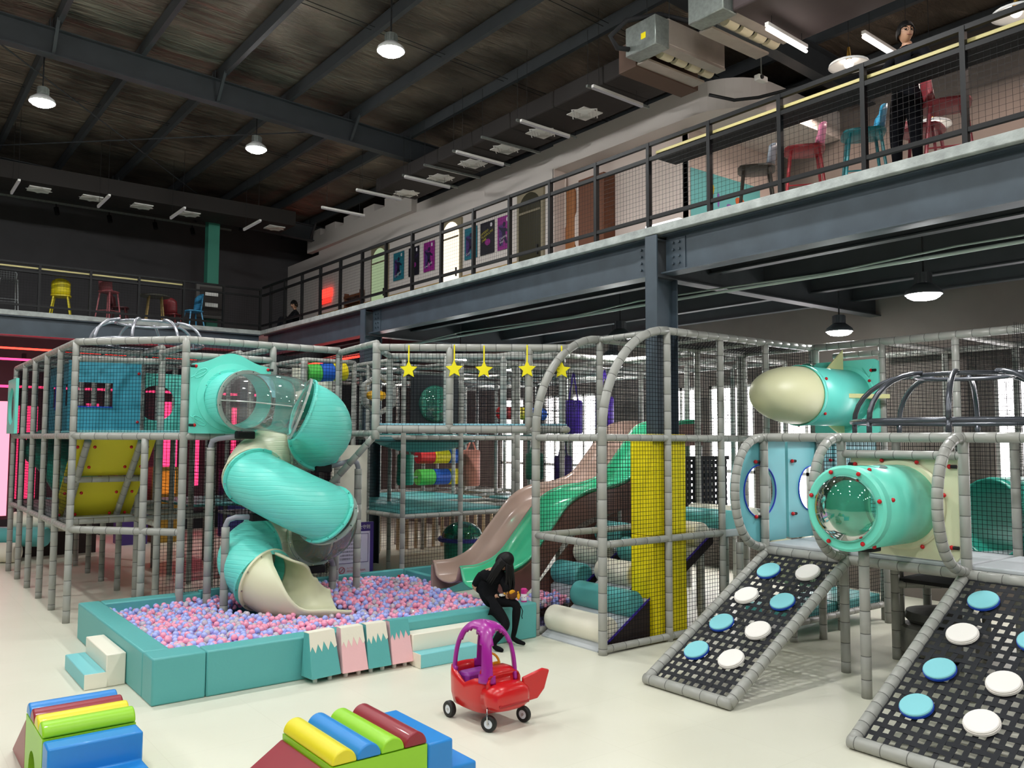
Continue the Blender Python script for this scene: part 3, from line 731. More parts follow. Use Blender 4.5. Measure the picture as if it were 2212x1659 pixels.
MB().box((x, 11.1, ZS), (x+.04, 12.85, 6.2)).build('board', tan, t)
MB().box((x-.25, 11.05, ZS), (x+.04, 11.74, 7.45)).build('side_board', brownw, t)
MB().box((x-.26, 9.6, ZS), (x+.02, 11.05, 6.15)).build('base_board', brownw, t)
x = 10.88
MB().ext(stadium(12.36, 12.53, 6.68, 7.8), (.01, 0, 0)).build('inlay', inner, t)
MB().ext(stadium(11.76, 12.1, 6.2, 7.0), (.01, 0, 0)).build('inlay', inner, t)
MB().box((10.87, 12.62, 6.45), (10.885, 12.72, 6.6)).build('switch_plate', white, t)
# mural
t = thing('mural', (11.6, 9.27, 6.5), 'teal wall mural with yellow and orange cartoon shapes', 'mural')
MB().box((10.98, 9.265, 6.0), (12.9, 9.275, 7.14)).build('painted_panel', mat('mural_teal', '#6fc4c6', .6), t)
def blob(cx, cz, rx, rz_, m, nm, n=14, wob=.18):
    MB().ext([(cx+rx*math.cos(a)*(1+wob*math.sin(3*a)), 9.262, cz+rz_*math.sin(a)*(1+wob*math.cos(2*a))) for a in [-i*2*PI/n for i in range(n)]], (0, .002, 0)).build(nm, m, t)
blob(11.5, 6.85, .09, .13, mat('mural_yellow', '#d8c53c', .6), 'yellow_shape'); blob(12.0, 6.6, .07, .1, mat('mural_purple', '#8a62b8', .6), 'purple_shape')
blob(12.3, 6.75, .12, .12, mat('mural_orange', '#d0683a', .6), 'orange_shape'); blob(12.35, 6.5, .14, .14, MATS['mural_orange'], 'orange_shape'); blob(11.7, 6.7, .03, .15, MATS['mural_purple'], 'purple_shape')
# reception desk with glowing strip
t = thing('display_shelf', (10.3, 8.9, ZS), 'white display shelf with a glowing strip below the mural', 'shelf')
MB().box((9.9, 8.6, ZS), (10.5, 9.2, ZS+.42)).build('shelf_body', creamv, t, bevel=.01)
MB().bar((9.88, 8.55, ZS+.62), (9.88, 9.25, ZS+.62), .08, .08).build('light_strip', emit('desk_strip', '#ffffff', 6), t)
MB().box((9.89, 8.8, ZS+.42), (10.0, 8.9, ZS+.6)).build('green_box', mat('lime_box', '#9dc43c', .5), t)
# glowing ceiling panels added to brighten the mezzanine interior
pan = emit('fill_panel_glow', '#ffe6d8', 45.0)
for i, (x, y) in enumerate(((12.3, 7.6), (12.3, 5.2), (12.3, 2.6), (12.4, 11.2))):
    z = 7.78 if y > 9 else 8.0
    t = thing('added_fill_panel', (x, y, z), 'added glowing square panel brightening the mezzanine room, %s' % ('behind the olive stool', 'behind the standing person', 'nearest the viewer', 'above the reception recess')[i], 'light', 'added fill panels of the mezzanine room')
    MB().box((x-.32, y-.32, z), (x+.32, y+.32, z+.05)).build('frame', white, t)
    MB().add([(x-.28, y-.28, z-.005), (x-.28, y+.28, z-.005), (x+.28, y+.28, z-.005), (x+.28, y-.28, z-.005)], [(0, 1, 2, 3)]).build('diffuser', pan, t)
# ------------------------------------------------------------------ ball pit
pit = thing('ball_pit', (4.6, 10, 0), 'large teal foam ball pit with low padded walls', 'ball pit')
PH = 0.44
MB().box((2.25, 8.75, 0), (2.5, 11.8, PH)).build('wall_pad', teal, pit, bevel=.018)
MB().box((2.25, 8.4, 0), (2.75, 8.745, PH)).build('corner_pad', teal, pit, bevel=.018)
MB().box((2.755, 8.4, 0), (6.9, 8.65, PH)).build('wall_pad', teal, pit, bevel=.018)
MB().box((2.505, 11.56, 0), (3.7, 11.8, PH)).build('wall_pad', teal, pit, bevel=.018)
for a, b in ((3.71, 5.2), (5.21, 6.88), (6.89, 8.2)):
    w = MB().box((a, 11.68, 0), (b, 11.78, PH+.02)).build('back_pad', teal, pit, bevel=.012)
    for xx in (a+.12, b-.1): MB().sphere((xx, 11.67, .36), .022, 10, 6).build('red_button', redk, w, smooth=True)
MB().box((6.9, 10.85, 0), (7.0, 11.68, PH)).build('wall_pad', teal, pit, bevel=.012)
MB().box((2.5, 8.65, 0.0), (7.75, 11.68, .03)).build('base_mat', mat('pit_base', '#8c86b4', .8), pit)
# balls
BR = .0345
def ico(sub):
    import bmesh
    bm = bmesh.new(); bmesh.ops.create_icosphere(bm, subdivisions=sub, radius=BR)
    bm.verts.ensure_lookup_table(); vs = [v.co.copy() for v in bm.verts]; fs = [tuple(v.index for v in f.verts) for f in bm.faces]; bm.free(); return vs, fs
ballm = [mat('ball_pink', '#f7a3bd', .22, coat=.3), mat('ball_blue', '#aab6f3', .22, coat=.3), clear('ball_clear', '#fbf4fb', .45, .05, .06)]
for bmx in ballm[:2]:
    bb = bmx.node_tree.nodes['Principled BSDF']; bb.inputs['Subsurface Weight'].default_value = 0.0
rnd = random.Random(11)
balls = []
CH = [(4.05, 10.75, .42), (4.2, 10.45, .42), (4.4, 10.15, .42), (4.62, 9.98, .36), (4.85, 9.92, .30)]      # the slide mouth
PO = [(3.72, 11.45, .09), (3.73, 10.76, .09), (5.64, 10.93, .09), (5.3, 10.95, .09)]
def hgt(x, y):
    return .315+.035*math.sin(1.3*x+.6)*math.cos(1.7*y)+.03*math.exp(-((x-5.6)**2+(y-11.0)**2)/1.0)+.03*math.exp(-((x-3.6)**2+(y-11.2)**2)/.8)-.03*math.exp(-((x-2.7)**2+(y-10.8)**2)/.4)
sp = .066; row = 0; y = 8.65+BR
while y < 11.64:
    x = 2.5+BR+(sp/2 if row % 2 else 0)
    while x < (7.72 if y < 10.8 else 6.86):
        ok = True
        for cx, cy, cr in CH+PO:
            if (x-cx)**2+(y-cy)**2 < cr*cr: ok = False; break
        if x > 6.9 and not (8.6 < y < 9.12): ok = False
        if 6.7 < x < 6.95 and y > 9.2 and y < 10.7: ok = False
        if ok:
            jx, jy = rnd.uniform(-.018, .018), rnd.uniform(-.018, .018)
            h = hgt(x, y)
            balls.append((min(max(x+jx, 2.54), 7.72), min(max(y+jy, 8.69), 11.62), h+rnd.uniform(-.022, .012)))
            if rnd.random() < .42: balls.append((x+rnd.uniform(-.03, .03)+.02, min(max(y+rnd.uniform(-.03, .03), 8.69), 11.62), h+.035+rnd.uniform(-.012, .022)))
            elif rnd.random() < .55: balls.append((x+.033, min(y+.02, 11.62), h-.055))
        x += sp
    y += sp*.866; row += 1
cols = [(0 if (r := rnd.random()) < .4 else 1 if r < .83 else 2) for _ in balls]
order = sorted(range(len(balls)), key=lambda i: (balls[i][0]**2+balls[i][1]**2) - 1.5*balls[i][2]*8)
near = set(order[:300])
vs, fs = ico(3)
cnames = ('pink', 'periwinkle blue', 'clear')
protos = []
for c in range(3):
    me = bpy.data.meshes.new('ball_'+('pink', 'blue', 'clear')[c]); me.from_pydata([tuple(v) for v in vs], [], fs)
    me.polygons.foreach_set('use_smooth', [True]*len(fs)); me.materials.append(ballm[c]); protos.append(me)
for i in order[:300]:
    o = bpy.data.objects.new('pit_ball', protos[cols[i]]); COL.objects.link(o); o.location = balls[i]
    tag(o, ('glossy pink plastic ball along the front edge of the ball pit', 'glossy periwinkle blue plastic ball along the front edge of the ball pit', 'clear see-through plastic ball along the front edge of the ball pit')[cols[i]], 'ball', 'balls along the front edge of the ball pit')
vs2, fs2 = ico(2)
mb = MB()
for i in range(len(balls)):
    if i in near: continue
    p = Vector(balls[i]); mb.add([v+p for v in vs2], fs2, cols[i])
bo = mb.build('pit_balls', ballm, smooth=True); tag(bo, 'sea of pink, periwinkle and clear plastic balls filling the pit', 'balls', kind='stuff')

# ------------------------------------------------------------------ foam steps
t = thing('foam_steps', (2.05, 9.8, 0), 'two-tier cream and teal foam step against the pit end wall', 'steps')
MB().box((1.86, 9.34, 0), (2.06, 10.33, .155)).build('lower_step', teal2, t, bevel=.01)
MB().box((2.06, 9.34, 0), (2.245, 10.33, .32)).build('upper_step', creamv, t, bevel=.01)
MB().box((1.86, 9.332, 0.004), (2.07, 9.339, .152)).build('side_panel', creamv, t)
t = thing('foam_steps', (5.4, 8.2, 0), 'long two-tier foam step in front of the pit beside the mountain pads', 'steps')
MB().box((4.95, 8.02, 0), (5.72, 8.2, .155)).build('lower_step', teal2, t, bevel=.01)
MB().box((4.95, 8.2, 0), (5.92, 8.395, .335)).build('upper_step', creamv, t, bevel=.01)
MB().box((4.942, 8.02, .004), (4.949, 8.2, .152)).build('side_panel', creamv, t)
# ------------------------------------------------------------------ mountain pads
def mountain(x0, x1, body, cap, label, rot=0.0):
    xc = (x0+x1)/2; w = x1-x0
    t = thing('mountain_pad', (xc, 8.28, 0), label, 'foam pad', 'mountain pads leaning on the pit', rz=rot, world=False)
    z0, z1 = .055, .5
    yf0, yf1, yb = -.12, .0, .1       # front at bottom / top, back
    tw = .86                          # top narrower
    def P(u, s):                      # u -1..1 across, s 0..1 up, on front face
        k = 1-(1-tw)*s; return (u*w/2*k, yf0+(yf1-yf0)*s, z0+(z1-z0)*s)
    A = [P(-1, 0), P(1, 0), P(1, 1), P(-1, 1)]
    B = [(-w/2, yb, z0), (w/2, yb, z0), (w/2*tw, yb, z1), (-w/2*tw, yb, z1)]
    MB().add(A+B, [(0, 1, 2, 3), (5, 4, 7, 6), (1, 5, 6, 2), (4, 0, 3, 7), (3, 2, 6, 7), (0, 4, 5, 1)]).build('pad_body', body, t, bevel=.008)
    zig = [(-1, .6), (-.83, .7), (-.62, .55), (-.4, .74), (-.16, .56), (.05, .78), (.32, .57), (.58, .76), (.8, .6), (1, .64)]
    off = Vector((0, -.004, 0))
    pts = [Vector(P(-1, 1.002))+off] + [Vector(P(u, s))+off for u, s in zig] + [Vector(P(1, 1.002))+off]
    MB().ext(pts, (0, .003, 0)).build('snow_cap', cap, t)
    MB().box((-w/2*tw, -.001, z1-.003), (w/2*tw, yb+.002, z1+.003)).build('top_cap', cap, t)
    for u in (-.5, .5): MB().cyl((u*w/2, -.03, 0), (u*w/2, -.03, z0+.01), .024, 10).build('foot', white, t)
mountain(3.72, 4.07, teal, creamv, 'teal mountain pad with cream snow cap, set askew at the end', .12)
mountain(4.09, 4.39, pinkv, creamv, 'pink mountain pad with cream snow cap')
mountain(4.39, 4.67, teal, creamv, 'teal mountain pad with cream snow cap squeezed between two pink pads')
mountain(4.68, 4.95, pinkv, teal, 'pink mountain pad with teal peak next to the long foam step')

# ------------------------------------------------------------------ soft block sets in the foreground
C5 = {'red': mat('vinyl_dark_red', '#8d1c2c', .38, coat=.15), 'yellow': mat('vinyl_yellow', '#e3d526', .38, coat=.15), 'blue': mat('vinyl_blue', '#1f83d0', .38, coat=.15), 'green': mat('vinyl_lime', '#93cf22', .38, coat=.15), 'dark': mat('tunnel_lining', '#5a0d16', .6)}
def block_set(o, rz_, colors, label, w=.78):
    """local frame: climbs along +x, rollers lie along y (0..w). Each foam block is a thing of its own."""
    base = Matrix.Translation(o) @ Matrix.Rotation(rz_, 4, 'Z')
    def put(name, mb, m, lb, cat, parts=(), bev=.014, group=None, smooth=False):
        e = thing(name, o, lb, cat, group, rz=rz_, world=False)
        mb.build(name+'_body', m, e, bevel=bev, smooth=smooth)
        for nm, b2, m2 in parts: b2.build(nm, m2, e)
    h0, h1, L = .445, .445, .70
    put('foam_ramp', MB().ext([(-.6, 0, 0), (-.005, 0, 0), (-.005, 0, h0-.03), (-.6, 0, .03)], (0, w, 0)), C5['red'], 'dark red foam ramp %s' % label, 'foam block')
    # body with an arched tunnel opening shown on its sides
    n = 10; ar = .14; xc = L*.45
    side = [(0, 0), (xc-ar, 0)] + [(xc-ar*math.cos(a), .12+ar*math.sin(a)) for a in [i*PI/n for i in range(n+1)]] + [(xc+ar, 0), (L, 0), (L, h1), (0, h0)]
    put('foam_bridge', MB().ext([(x, 0, z) for x, z in side], (0, w, 0)), C5['green'], 'lime green arched foam bridge block %s' % label, 'foam block',
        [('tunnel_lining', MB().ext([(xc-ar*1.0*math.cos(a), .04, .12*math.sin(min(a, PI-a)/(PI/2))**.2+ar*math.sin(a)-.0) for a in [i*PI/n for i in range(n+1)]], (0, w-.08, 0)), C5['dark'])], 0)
    for i, c in enumerate(colors):
        xx = L*(i+.5)/4; s = (h1-h0)/L; r = .088
        ang = math.atan(s); cz = h0+s*xx
        pts = [(xx+r*math.cos(a+ang), 0, cz+.004+r*1.05*math.sin(a+ang)) for a in [k*PI/14 for k in range(15)]]
        put('foam_half_roller', MB().ext(pts, (0, w, 0)), C5[c], '%s half-round foam roller on the bridge block %s' % ({'red': 'dark red', 'green': 'lime green'}.get(c, c), label), 'foam roller', (), .012, 'half rollers ' + label)
    put('foam_stair', MB().ext([(L+.01, 0, 0), (L+.41, 0, 0), (L+.41, 0, .245), (L+.21, 0, .245), (L+.21, 0, .44), (L+.01, 0, .44)], (0, w, 0)), C5['blue'], 'blue two-step foam stair %s' % label, 'foam block')
block_set((2.425, 4.97, 0), 0, ['yellow', 'blue', 'green', 'red'], 'in front of the toy car')
block_set((1.07, 7.31, 0), -PI/2, ['blue', 'red', 'yellow', 'green'], 'in the bottom left corner', .6)
tag(MB().sphere((.72, 6.95, .13), .13, 20, 12).build('green_ball', mat('dark_green_ball', '#4d6b55', .5), smooth=True), 'dull green ball at the bottom left edge', 'ball')

# ------------------------------------------------------------------ toy car
def car():
    red = mat('car_red', '#c81a1e', .28, coat=.3); mag = mat('car_magenta', '#9c1c8e', .32, coat=.2); pur = mat('car_purple', '#8e2f96', .4); blk = mat('car_tyre', '#141414', .5); wh = mat('car_white', '#dfe3ea', .4); org = mat('car_orange', '#e39a1a', .35)
    t = thing('toy_car', (4.57, 6.0, 0), 'red ride-on toy car with magenta roof and open door', 'toy car', rz=.06, world=False)
    # local: front is -y; body from y=-.1 (nose) to .64 (rear); x half width .21
    def ring(y, hw, z0, z1, n=20, p=3.2):
        out = []
        for i in range(n):
            a = 2*PI*i/n; c, s = math.cos(a), math.sin(a)
            k = (abs(c)**p+abs(s)**p)**(-1/p); out.append((hw*c*k, y, (z0+z1)/2+(z1-z0)/2*s*k))
        return out
    def loft(rs, caps=True):
        n = len(rs[0]); vs = [v for r in rs for v in r]; fs = []
        for i in range(len(rs)-1):
            for k in range(n): fs.append((i*n+k, i*n+(k+1) % n, (i+1)*n+(k+1) % n, (i+1)*n+k))
        if caps: fs += [tuple(reversed(range(n))), tuple((len(rs)-1)*n+k for k in range(n))]
        return MB().add(vs, fs)
    loft([ring(-.13, .15, .2, .34), ring(-.11, .19, .17, .37), ring(-.02, .215, .14, .39), ring(.08, .215, .13, .38)]).build('nose', red, t, smooth=True)
    loft([ring(.02, .2, .30, .44), ring(.0, .17, .33, .47), ring(.1, .17, .36, .5), ring(.16, .16, .38, .5)]).build('hood', red, t, smooth=True)
    # tub: open rounded basin
    n = 28; vs = []; prof = [(.7, .1), (.92, .13), (1, .22), (1.02, .36), (1.0, .42), (.93, .42), (.9, .36), (.86, .2), (.5, .16)]
    for r, z in prof:
        for i in range(n):
            a = 2*PI*i/n; c, s = math.cos(a), math.sin(a); k = (abs(c)**3.5+abs(s)**3.5)**(-1/3.5)
            zz = z + (.03*max(0, s) if z > .3 else 0) - (.07*max(0, 1-abs(s)*2) if z > .3 else 0)
            vs.append((.215*c*k*r, .31+.3*s*k*r, zz))
    fs = [(i*n+k, i*n+(k+1) % n, (i+1)*n+(k+1) % n, (i+1)*n+k) for i in range(len(prof)-1) for k in range(n)]
    fs.append(tuple((len(prof)-1)*n+k for k in range(n)))
    MB().add(vs, fs).build('body_tub', red, t, smooth=True)
    MB().box((-.17, -.135, .205), (.17, -.115, .235)).build('bumper_smile', mat('car_red_dark', '#a0141a', .3), t, bevel=.01)
    # roof and pillars
    yc = .29; NP, NV = 72, 26; vs = []; keep = []
    def dome(i, j):
        ph = 2*PI*i/NP; v = j/NV; c, s_ = math.cos(ph), math.sin(ph); kk = (abs(c)**3.4+abs(s_)**3.4)**(-1/3.4)
        q = (1-v**3.2)**.42 if v < 1 else 0.0
        return (.2*c*kk*q*(1-.10*v), yc+.30*s_*kk*q*(1-.12*v), .38+.48*v)
    for j in range(NV+1):
        for i in range(NP): vs.append(dome(i, j))
    fs = []
    for j in range(NV):
        for i in range(NP):
            ph = (i+.5)/NP*2*PI; v = (j+.5)/NV
            d = abs(((ph-PI/4) % (PI/2)+PI/4) % (PI/2)-PI/4)      # angle from the nearest corner
            wd = .27-.10*math.sin(min(1, v/.8)*PI)+max(0, v-.78)*2.6+max(0, v-.86)*9
            if d < wd: fs.append((j*NP+i, j*NP+(i+1) % NP, (j+1)*NP+(i+1) % NP, (j+1)*NP+i))
    MB().add(vs, fs).build('roof_frame', mag, t, smooth=True, solid=.03)
    MB().box((-.14, .36, .2), (.14, .52, .4)).build('seat', pur, t, bevel=.03)
    w = MB().tube([(.09*math.cos(i*PI/10), .19+.03*math.sin(i*PI/10), .5+.085*math.sin(i*PI/10)) for i in range(20)], .011, 8, closed=True).build('steering_wheel', org, t, smooth=True)
    MB().cyl((0, .1, .44), (0, .19, .5), .014, 8).build('steering_column', org, w); MB().bar((-.08, .19, .5), (.08, .19, .5), .02, .02).build('spoke', org, w)
    # open door on the +x side
    d = [(0, .2), (.07, .17), (.15, .18), (.22, .26), (.27, .42), (.2, .44), (.1, .41), (0, .38)]
    dm = MB(); vs = [(.215+x*.98, .03-.25*x, z) for x, z in d]; dm.ext(vs, (-.01, -.035, 0)); dm.build('open_door', red, t, bevel=.012)
    # wheels
    def wheel(x, y, r, tw, ax=(1, 0, 0), nm='wheel'):
        a = Vector(ax).normalized(); c = Vector((x, y, r))
        wh_ = MB().lathe([(r*.55, -tw/2), (r*.92, -tw/2), (r, -tw*.3), (r, tw*.3), (r*.92, tw/2), (r*.55, tw/2)], c, a, 22).build(nm, blk, t, smooth='auto')
        MB().lathe([(0.001, tw*.42), (r*.56, tw*.42), (r*.56, -tw*.42), (.001, -tw*.42)], c, a, 18).build('hub', wh, wh_, smooth='auto')
        MB().cyl(c-a*tw*.6, c+a*tw*.6, .012, 8).build('axle', chrome, wh_)
        return wh_
    wheel(-.215, .52, .072, .05); wheel(.215, .52, .072, .05)
    for x, ang in ((-.2, .5), (.2, .25)):
        wheel(x, -.02, .07, .045, (math.cos(ang), math.sin(ang), 0), 'front_wheel')
        o = Vector((math.cos(ang), math.sin(ang), 0))*.04*(1 if x > 0 else -1)
        MB().tube([(x, .0, .2), (x+o.x*.6, o.y, .16), (x+o.x, -.02+o.y, .07)], .007, 6).build('caster_fork', chrome, t, smooth=True)
def catmull(P, k):
    P = [Vector(p) for p in P]; out = []
    for i in range(len(P)-1):
        p0 = P[max(i-1, 0)]; p1 = P[i]; p2 = P[i+1]; p3 = P[min(i+2, len(P)-1)]
        for j in range(k):
            t = j/k; out.append(.5*((2*p1)+(p2-p0)*t+(2*p0-5*p1+4*p2-p3)*t*t+(3*p1-p0-3*p2+p3)*t**3))
    out.append(P[-1]); return out
car()
# ------------------------------------------------------------------ drink bottle on the pit wall
t = thing('drink_bottle', (6.79, 8.53, PH), 'small white printed thermos with pink cap on the pit wall', 'bottle')
MB().lathe([(0.001, 0), (.036, 0), (.038, .01), (.038, .1), (.034, .108)], (6.79, 8.53, PH), n=18).build('bottle_body', mat('bottle_white', '#efe6ea', .3), t, smooth='auto')
MB().lathe([(.037, .1), (.039, .105), (.039, .16), (.03, .168), (.001, .168)], (6.79, 8.53, PH), n=18).build('cap', mat('bottle_pink', '#d8308e', .35), t, smooth='auto')
MB().tube([(6.83, 8.53, PH+.15), (6.855, 8.525, PH+.135), (6.83, 8.53, PH+.115)], .006, 6).build('carry_loop', MATS['bottle_pink'], t)
MB().lathe([(.0395, .0), (.0395, .018)], (6.79, 8.53, PH), n=18).build('base_band', MATS['bottle_pink'], t)
for i in range(9):
    a = i*2.4; MB().sphere((6.79+.038*math.cos(a), 8.53+.038*math.sin(a), PH+.03+.055*((i*.37) % 1)), .006, 6, 4).build('printed_spot', mat('bottle_red', '#a3294a', .4), t)
# ------------------------------------------------------------------ foam pipe frame helpers
_ph = [0.0]
def pipe(parent, pts, name='post', r=.048, n=12, pitch=.21):
    _ph[0] += .37
    return MB().foam(pts, r, n, pitch, _ph[0]).build(name, [foam, tie], parent, smooth=True)
def post(parent, x, y, z0, z1, r=.048): return pipe(parent, [(x, y, z0), (x, y, z1)], 'post', r)
def railp(parent, a, b, r=.044): return pipe(parent, [a, b], 'rail', r)
def netp(parent, o, u, v, sp=.05, r=.0027, sag=0.0): return stuff(MB().net(o, u, v, sp, r, sag).build('safety_net', netm, parent))
def pad(parent, a, b, m, name='deck_pad', bev=.015): return MB().box(a, b).build(name, m, parent, bevel=bev)
def knob(parent, p, d, name='clamp_knob'):
    p = Vector(p); d = Vector(d).normalized()
    k = MB().cyl(p-d*.06, p, .018, 8).build('clamp', blackm, parent)
    MB().sphere(p+d*.012, .024, 10, 6).build('red_knob', redk, k, smooth=True)
def holed(parent, name, c, e1, e2, out, hr, th, m, K=64, hr2=None):
    """panel in the plane e1,e2 through c with outline out(angle)->distance and an elliptic hole"""
    c = Vector(c); e1 = Vector(e1); e2 = Vector(e2); n = e1.cross(e2).normalized(); vs = []
    for s in (-.5, .5):
        for k in range(K):
            a = 2*PI*k/K; d = e1*math.cos(a)+e2*math.sin(a); dh = e1*math.cos(a)*hr+e2*math.sin(a)*(hr2 or hr)
            vs += [c+dh+n*th*s, c+d*out(a)+n*th*s]
    fs = []; S = 2*K
    for k in range(K):
        i = 2*k; j = 2*((k+1) % K)
        fs += [(i, j, j+1, i+1), (S+i, S+i+1, S+j+1, S+j), (i, S+i, S+j, j), (i+1, j+1, S+j+1, S+i+1)]
    return MB().add(vs, fs).build(name, m, parent, smooth='auto')
def rect(w, h, dx=0, dz=0):
    def f(a):
        c, s = math.cos(a), math.sin(a); t = 1e9
        for lim, q in ((w/2-dx, c), (-w/2-dx, c), (h/2-dz, s), (-h/2-dz, s)):
            if abs(q) > 1e-9 and lim/q > 0: t = min(t, lim/q)
        return t
    return f
def frame_rect(parent, name, x0, x1, z0, z1, wx0, wx1, wz0, wz1, y, th, m):
    """panel in an XZ plane with a rectangular window"""
    for a in ((x0, z0, x1, wz0), (x0, wz1, x1, z1), (x0, wz0, wx0, wz1), (wx1, wz0, x1, wz1)):
        MB().box((a[0], y-th/2, a[1]), (a[2], y+th/2, a[3])).build(name, m, parent)
bluep = mat('blue_teal_panel', '#3f97ad', .4)
blued = mat('blue_edge', '#1b3fc0', .4)

# ------------------------------------------------------------------ left tower
LT = thing('play_tower', (3.2, 14, 0), 'tall soft play tower of grey foam pipes on open legs', 'play structure')
YL = [12.86, 13.97, 15.1, 16.25, 17.36, 18.5]; ZL = (1.26, 2.53, 3.83)
CA, CB = Vector((2.31, 12.86, 0)), Vector((3.41, 11.58, 0))
CM = CA.lerp(CB, .66)
for y in YL:
    post(LT, 2.31, y, 0, 3.83); post(LT, 3.45, y, 0, 3.8)
    if y > 13: post(LT, 4.6, y, 0, 3.8)
post(LT, CM.x, CM.y, 0, 2.5); post(LT, CB.x, CB.y, 0, 3.86, .052)
post(LT, 4.62, 11.58, 2.5, 3.83); post(LT, 5.65, 11.58, 0.4, 3.8); post(LT, 5.65, 12.86, 0, 3.8)
up = lambda v, z: (v.x, v.y, z)
for z in ZL:
    railp(LT, (2.31, 12.86, z), (2.31, 18.5, z))
    railp(LT, up(CA, z), up(CB, z), .05)
    railp(LT, (3.45, 12.86, z), (3.45, 18.5, z))
    for y in YL[1:]: railp(LT, (2.31, y, z), (4.6, y, z))
    if z > 2: railp(LT, (3.41, 11.58, z), (5.65, 11.58, z), .05)
    if z > 2: railp(LT, (4.6, 12.86, z), (4.6, 18.5, z))
railp(LT, (3.41, 11.58, 3.62), (4.62, 11.58, 3.62)); railp(LT, (5.65, 11.58, 3.8), (5.47, 10.08, 3.8)); railp(LT, (5.65, 11.58, 2.58), (5.47, 10.08, 2.58))
railp(LT, (2.31, 12.86, 3.6), (3.45, 12.86, 3.62)); railp(LT, (3.45, 11.7, 3.75), (3.45, 12.86, 3.75)); railp(LT, (4.6, 11.6, 3.78), (4.6, 12.86, 3.78))
for a, b in zip(YL[:-1], YL[1:]):
    for z in (1.26, 2.53): netp(LT, (2.33, a, z), (0, b-a, 0), (0, 0, 1.25))
    netp(LT, (3.45, a, 2.53), (0, b-a, 0), (0, 0, 1.25)); netp(LT, (4.6, a, 1.26), (0, b-a, 0), (0, 0, 2.5), .055)
netp(LT, up(CA, 2.55), CB-CA, (0, 0, 1.25)); netp(LT, (2.4, 13.97, 2.55), (2.2, 0, 0), (0, 0, 1.2))
netp(LT, (4.62, 11.6, 2.55), (1.03, 0, 0), (0, 0, 1.2)); netp(LT, (5.65, 11.58, 2.58), (-.18, -1.5, 0), (0, 0, 1.2)); netp(LT, (3.42, 11.6, 3.58), (1.2, 0, 0), (0, 0, .2))
netp(LT, (3.42, 11.72, .44), (2.2, 0, 0), (0, 0, 2.05)); netp(LT, (3.45, 12.86, 0), (2.2, 0, 0), (0, 0, 2.5)); netp(LT, (5.65, 11.7, .44), (0, 1.16, 0), (0, 0, 2.05))
netp(LT, (2.4, 18.5, 1.26), (2.2, 0, 0), (0, 0, 2.5)); netp(LT, (2.31, 12.86, 3.83), (3.34, 0, 0), (0, 5.6, 0), .07)
# decks
MB().ext([(2.33, 12.88, 2.56), (3.42, 11.6, 2.56), (5.62, 11.6, 2.56), (5.62, 12.86, 2.56), (3.42, 13.9, 2.56), (2.33, 13.9, 2.56)], (0, 0, .05)).build('deck_pad', teal2, LT, bevel=.01)
for a, b in zip(YL[1:-1], YL[2:]): pad(LT, (2.36, a+.03, 2.54), (4.55, b-.03, 2.6), teal2)
for a, b in zip(YL[1:-1], YL[2:]): pad(LT, (2.36, a+.03, 1.27), (3.4, b-.03, 1.32), greyv)
# yellow climbing board seen from beneath, with its pipe frame
yb = mat('yellow_board', '#d9cd2c', .6, bump=.15, bscale=140)
def ramp_board(x0, x1, y0, z0, y1, z1, m, nm, th=.03):
    d = Vector((0, y1-y0, z1-z0)).normalized(); n = Vector((1, 0, 0)).cross(d)*th
    p = [Vector((x0, y0, z0)), Vector((x1, y0, z0)), Vector((x1, y1, z1)), Vector((x0, y1, z1))]
    return MB().ext(p, n).build(nm, m, LT)
ramp_board(2.34, 3.42, 12.92, 2.5, 13.56, 1.95, yb, 'climbing_board'); ramp_board(2.34, 3.42, 13.6, 1.915, 14.35, 1.27, yb, 'climbing_board')
for x in (2.5, 3.2):
    pipe(LT, [(x, 12.87, 2.46), (x, 14.3, 1.24)], 'brace'); 
    for q in (.06, .3, .62, .9):
        for s in (-1, 1): MB().sphere((x+s*.11, 12.87+1.43*q, 2.45-1.22*q), .024, 8, 5).build('red_knob', redk, LT, smooth=True)
railp(LT, (2.34, 13.52, 1.9), (3.45, 13.52, 1.9))
railp(LT, (2.34, 14.32, 1.24), (3.45, 14.32, 1.24))
# teal wall panels with windows on the upper floor
frame_rect(LT, 'window_panel', 2.4, 3.42, 2.62, 3.66, 2.52, 3.02, 2.98, 3.34, 13.9, .04, bluep)
for (wx0, wx1, wz) in ((2.52, 3.02, 2.965),): MB().box((wx0, 13.86, wz), (wx1, 13.94, wz+.015)).build('window_edge', blued, LT)
for (y0, y1, a, b) in ((13.97, 15.1, 14.3, 14.85), (15.1, 16.2, 15.4, 15.9)):
    for q in ((y0, 2.62, y1, 3.0), (y0, 3.35, y1, 3.66), (y0, 3.0, a, 3.35), (b, 3.0, y1, 3.35)):
        MB().box((2.5, q[0], q[1]), (2.54, q[2], q[3])).build('window_panel', bluep, LT)
    MB().box((2.48, a, 2.95), (2.56, a+.02, 3.35)).build('window_edge', blued, LT)
for p in ((3.38, 13.86, 3.5), (3.38, 13.86, 2.75), (2.48, 15.05, 3.5), (2.48, 14.05, 2.8)): MB().sphere(p, .024, 8, 5).build('red_knob', redk, LT, smooth=True)
holed(LT, 'round_hole_panel', (3.95, 15.0, 3.1), (1, 0, 0), (0, 0, 1), rect(1.0, 1.0), .3, .04, aqua)
holed(LT, 'round_hole_panel', (2.2, 17.95, 3.08), (0, -1, 0), (0, 0, 1), rect(1.0, 1.0), .34, .05, aqua)
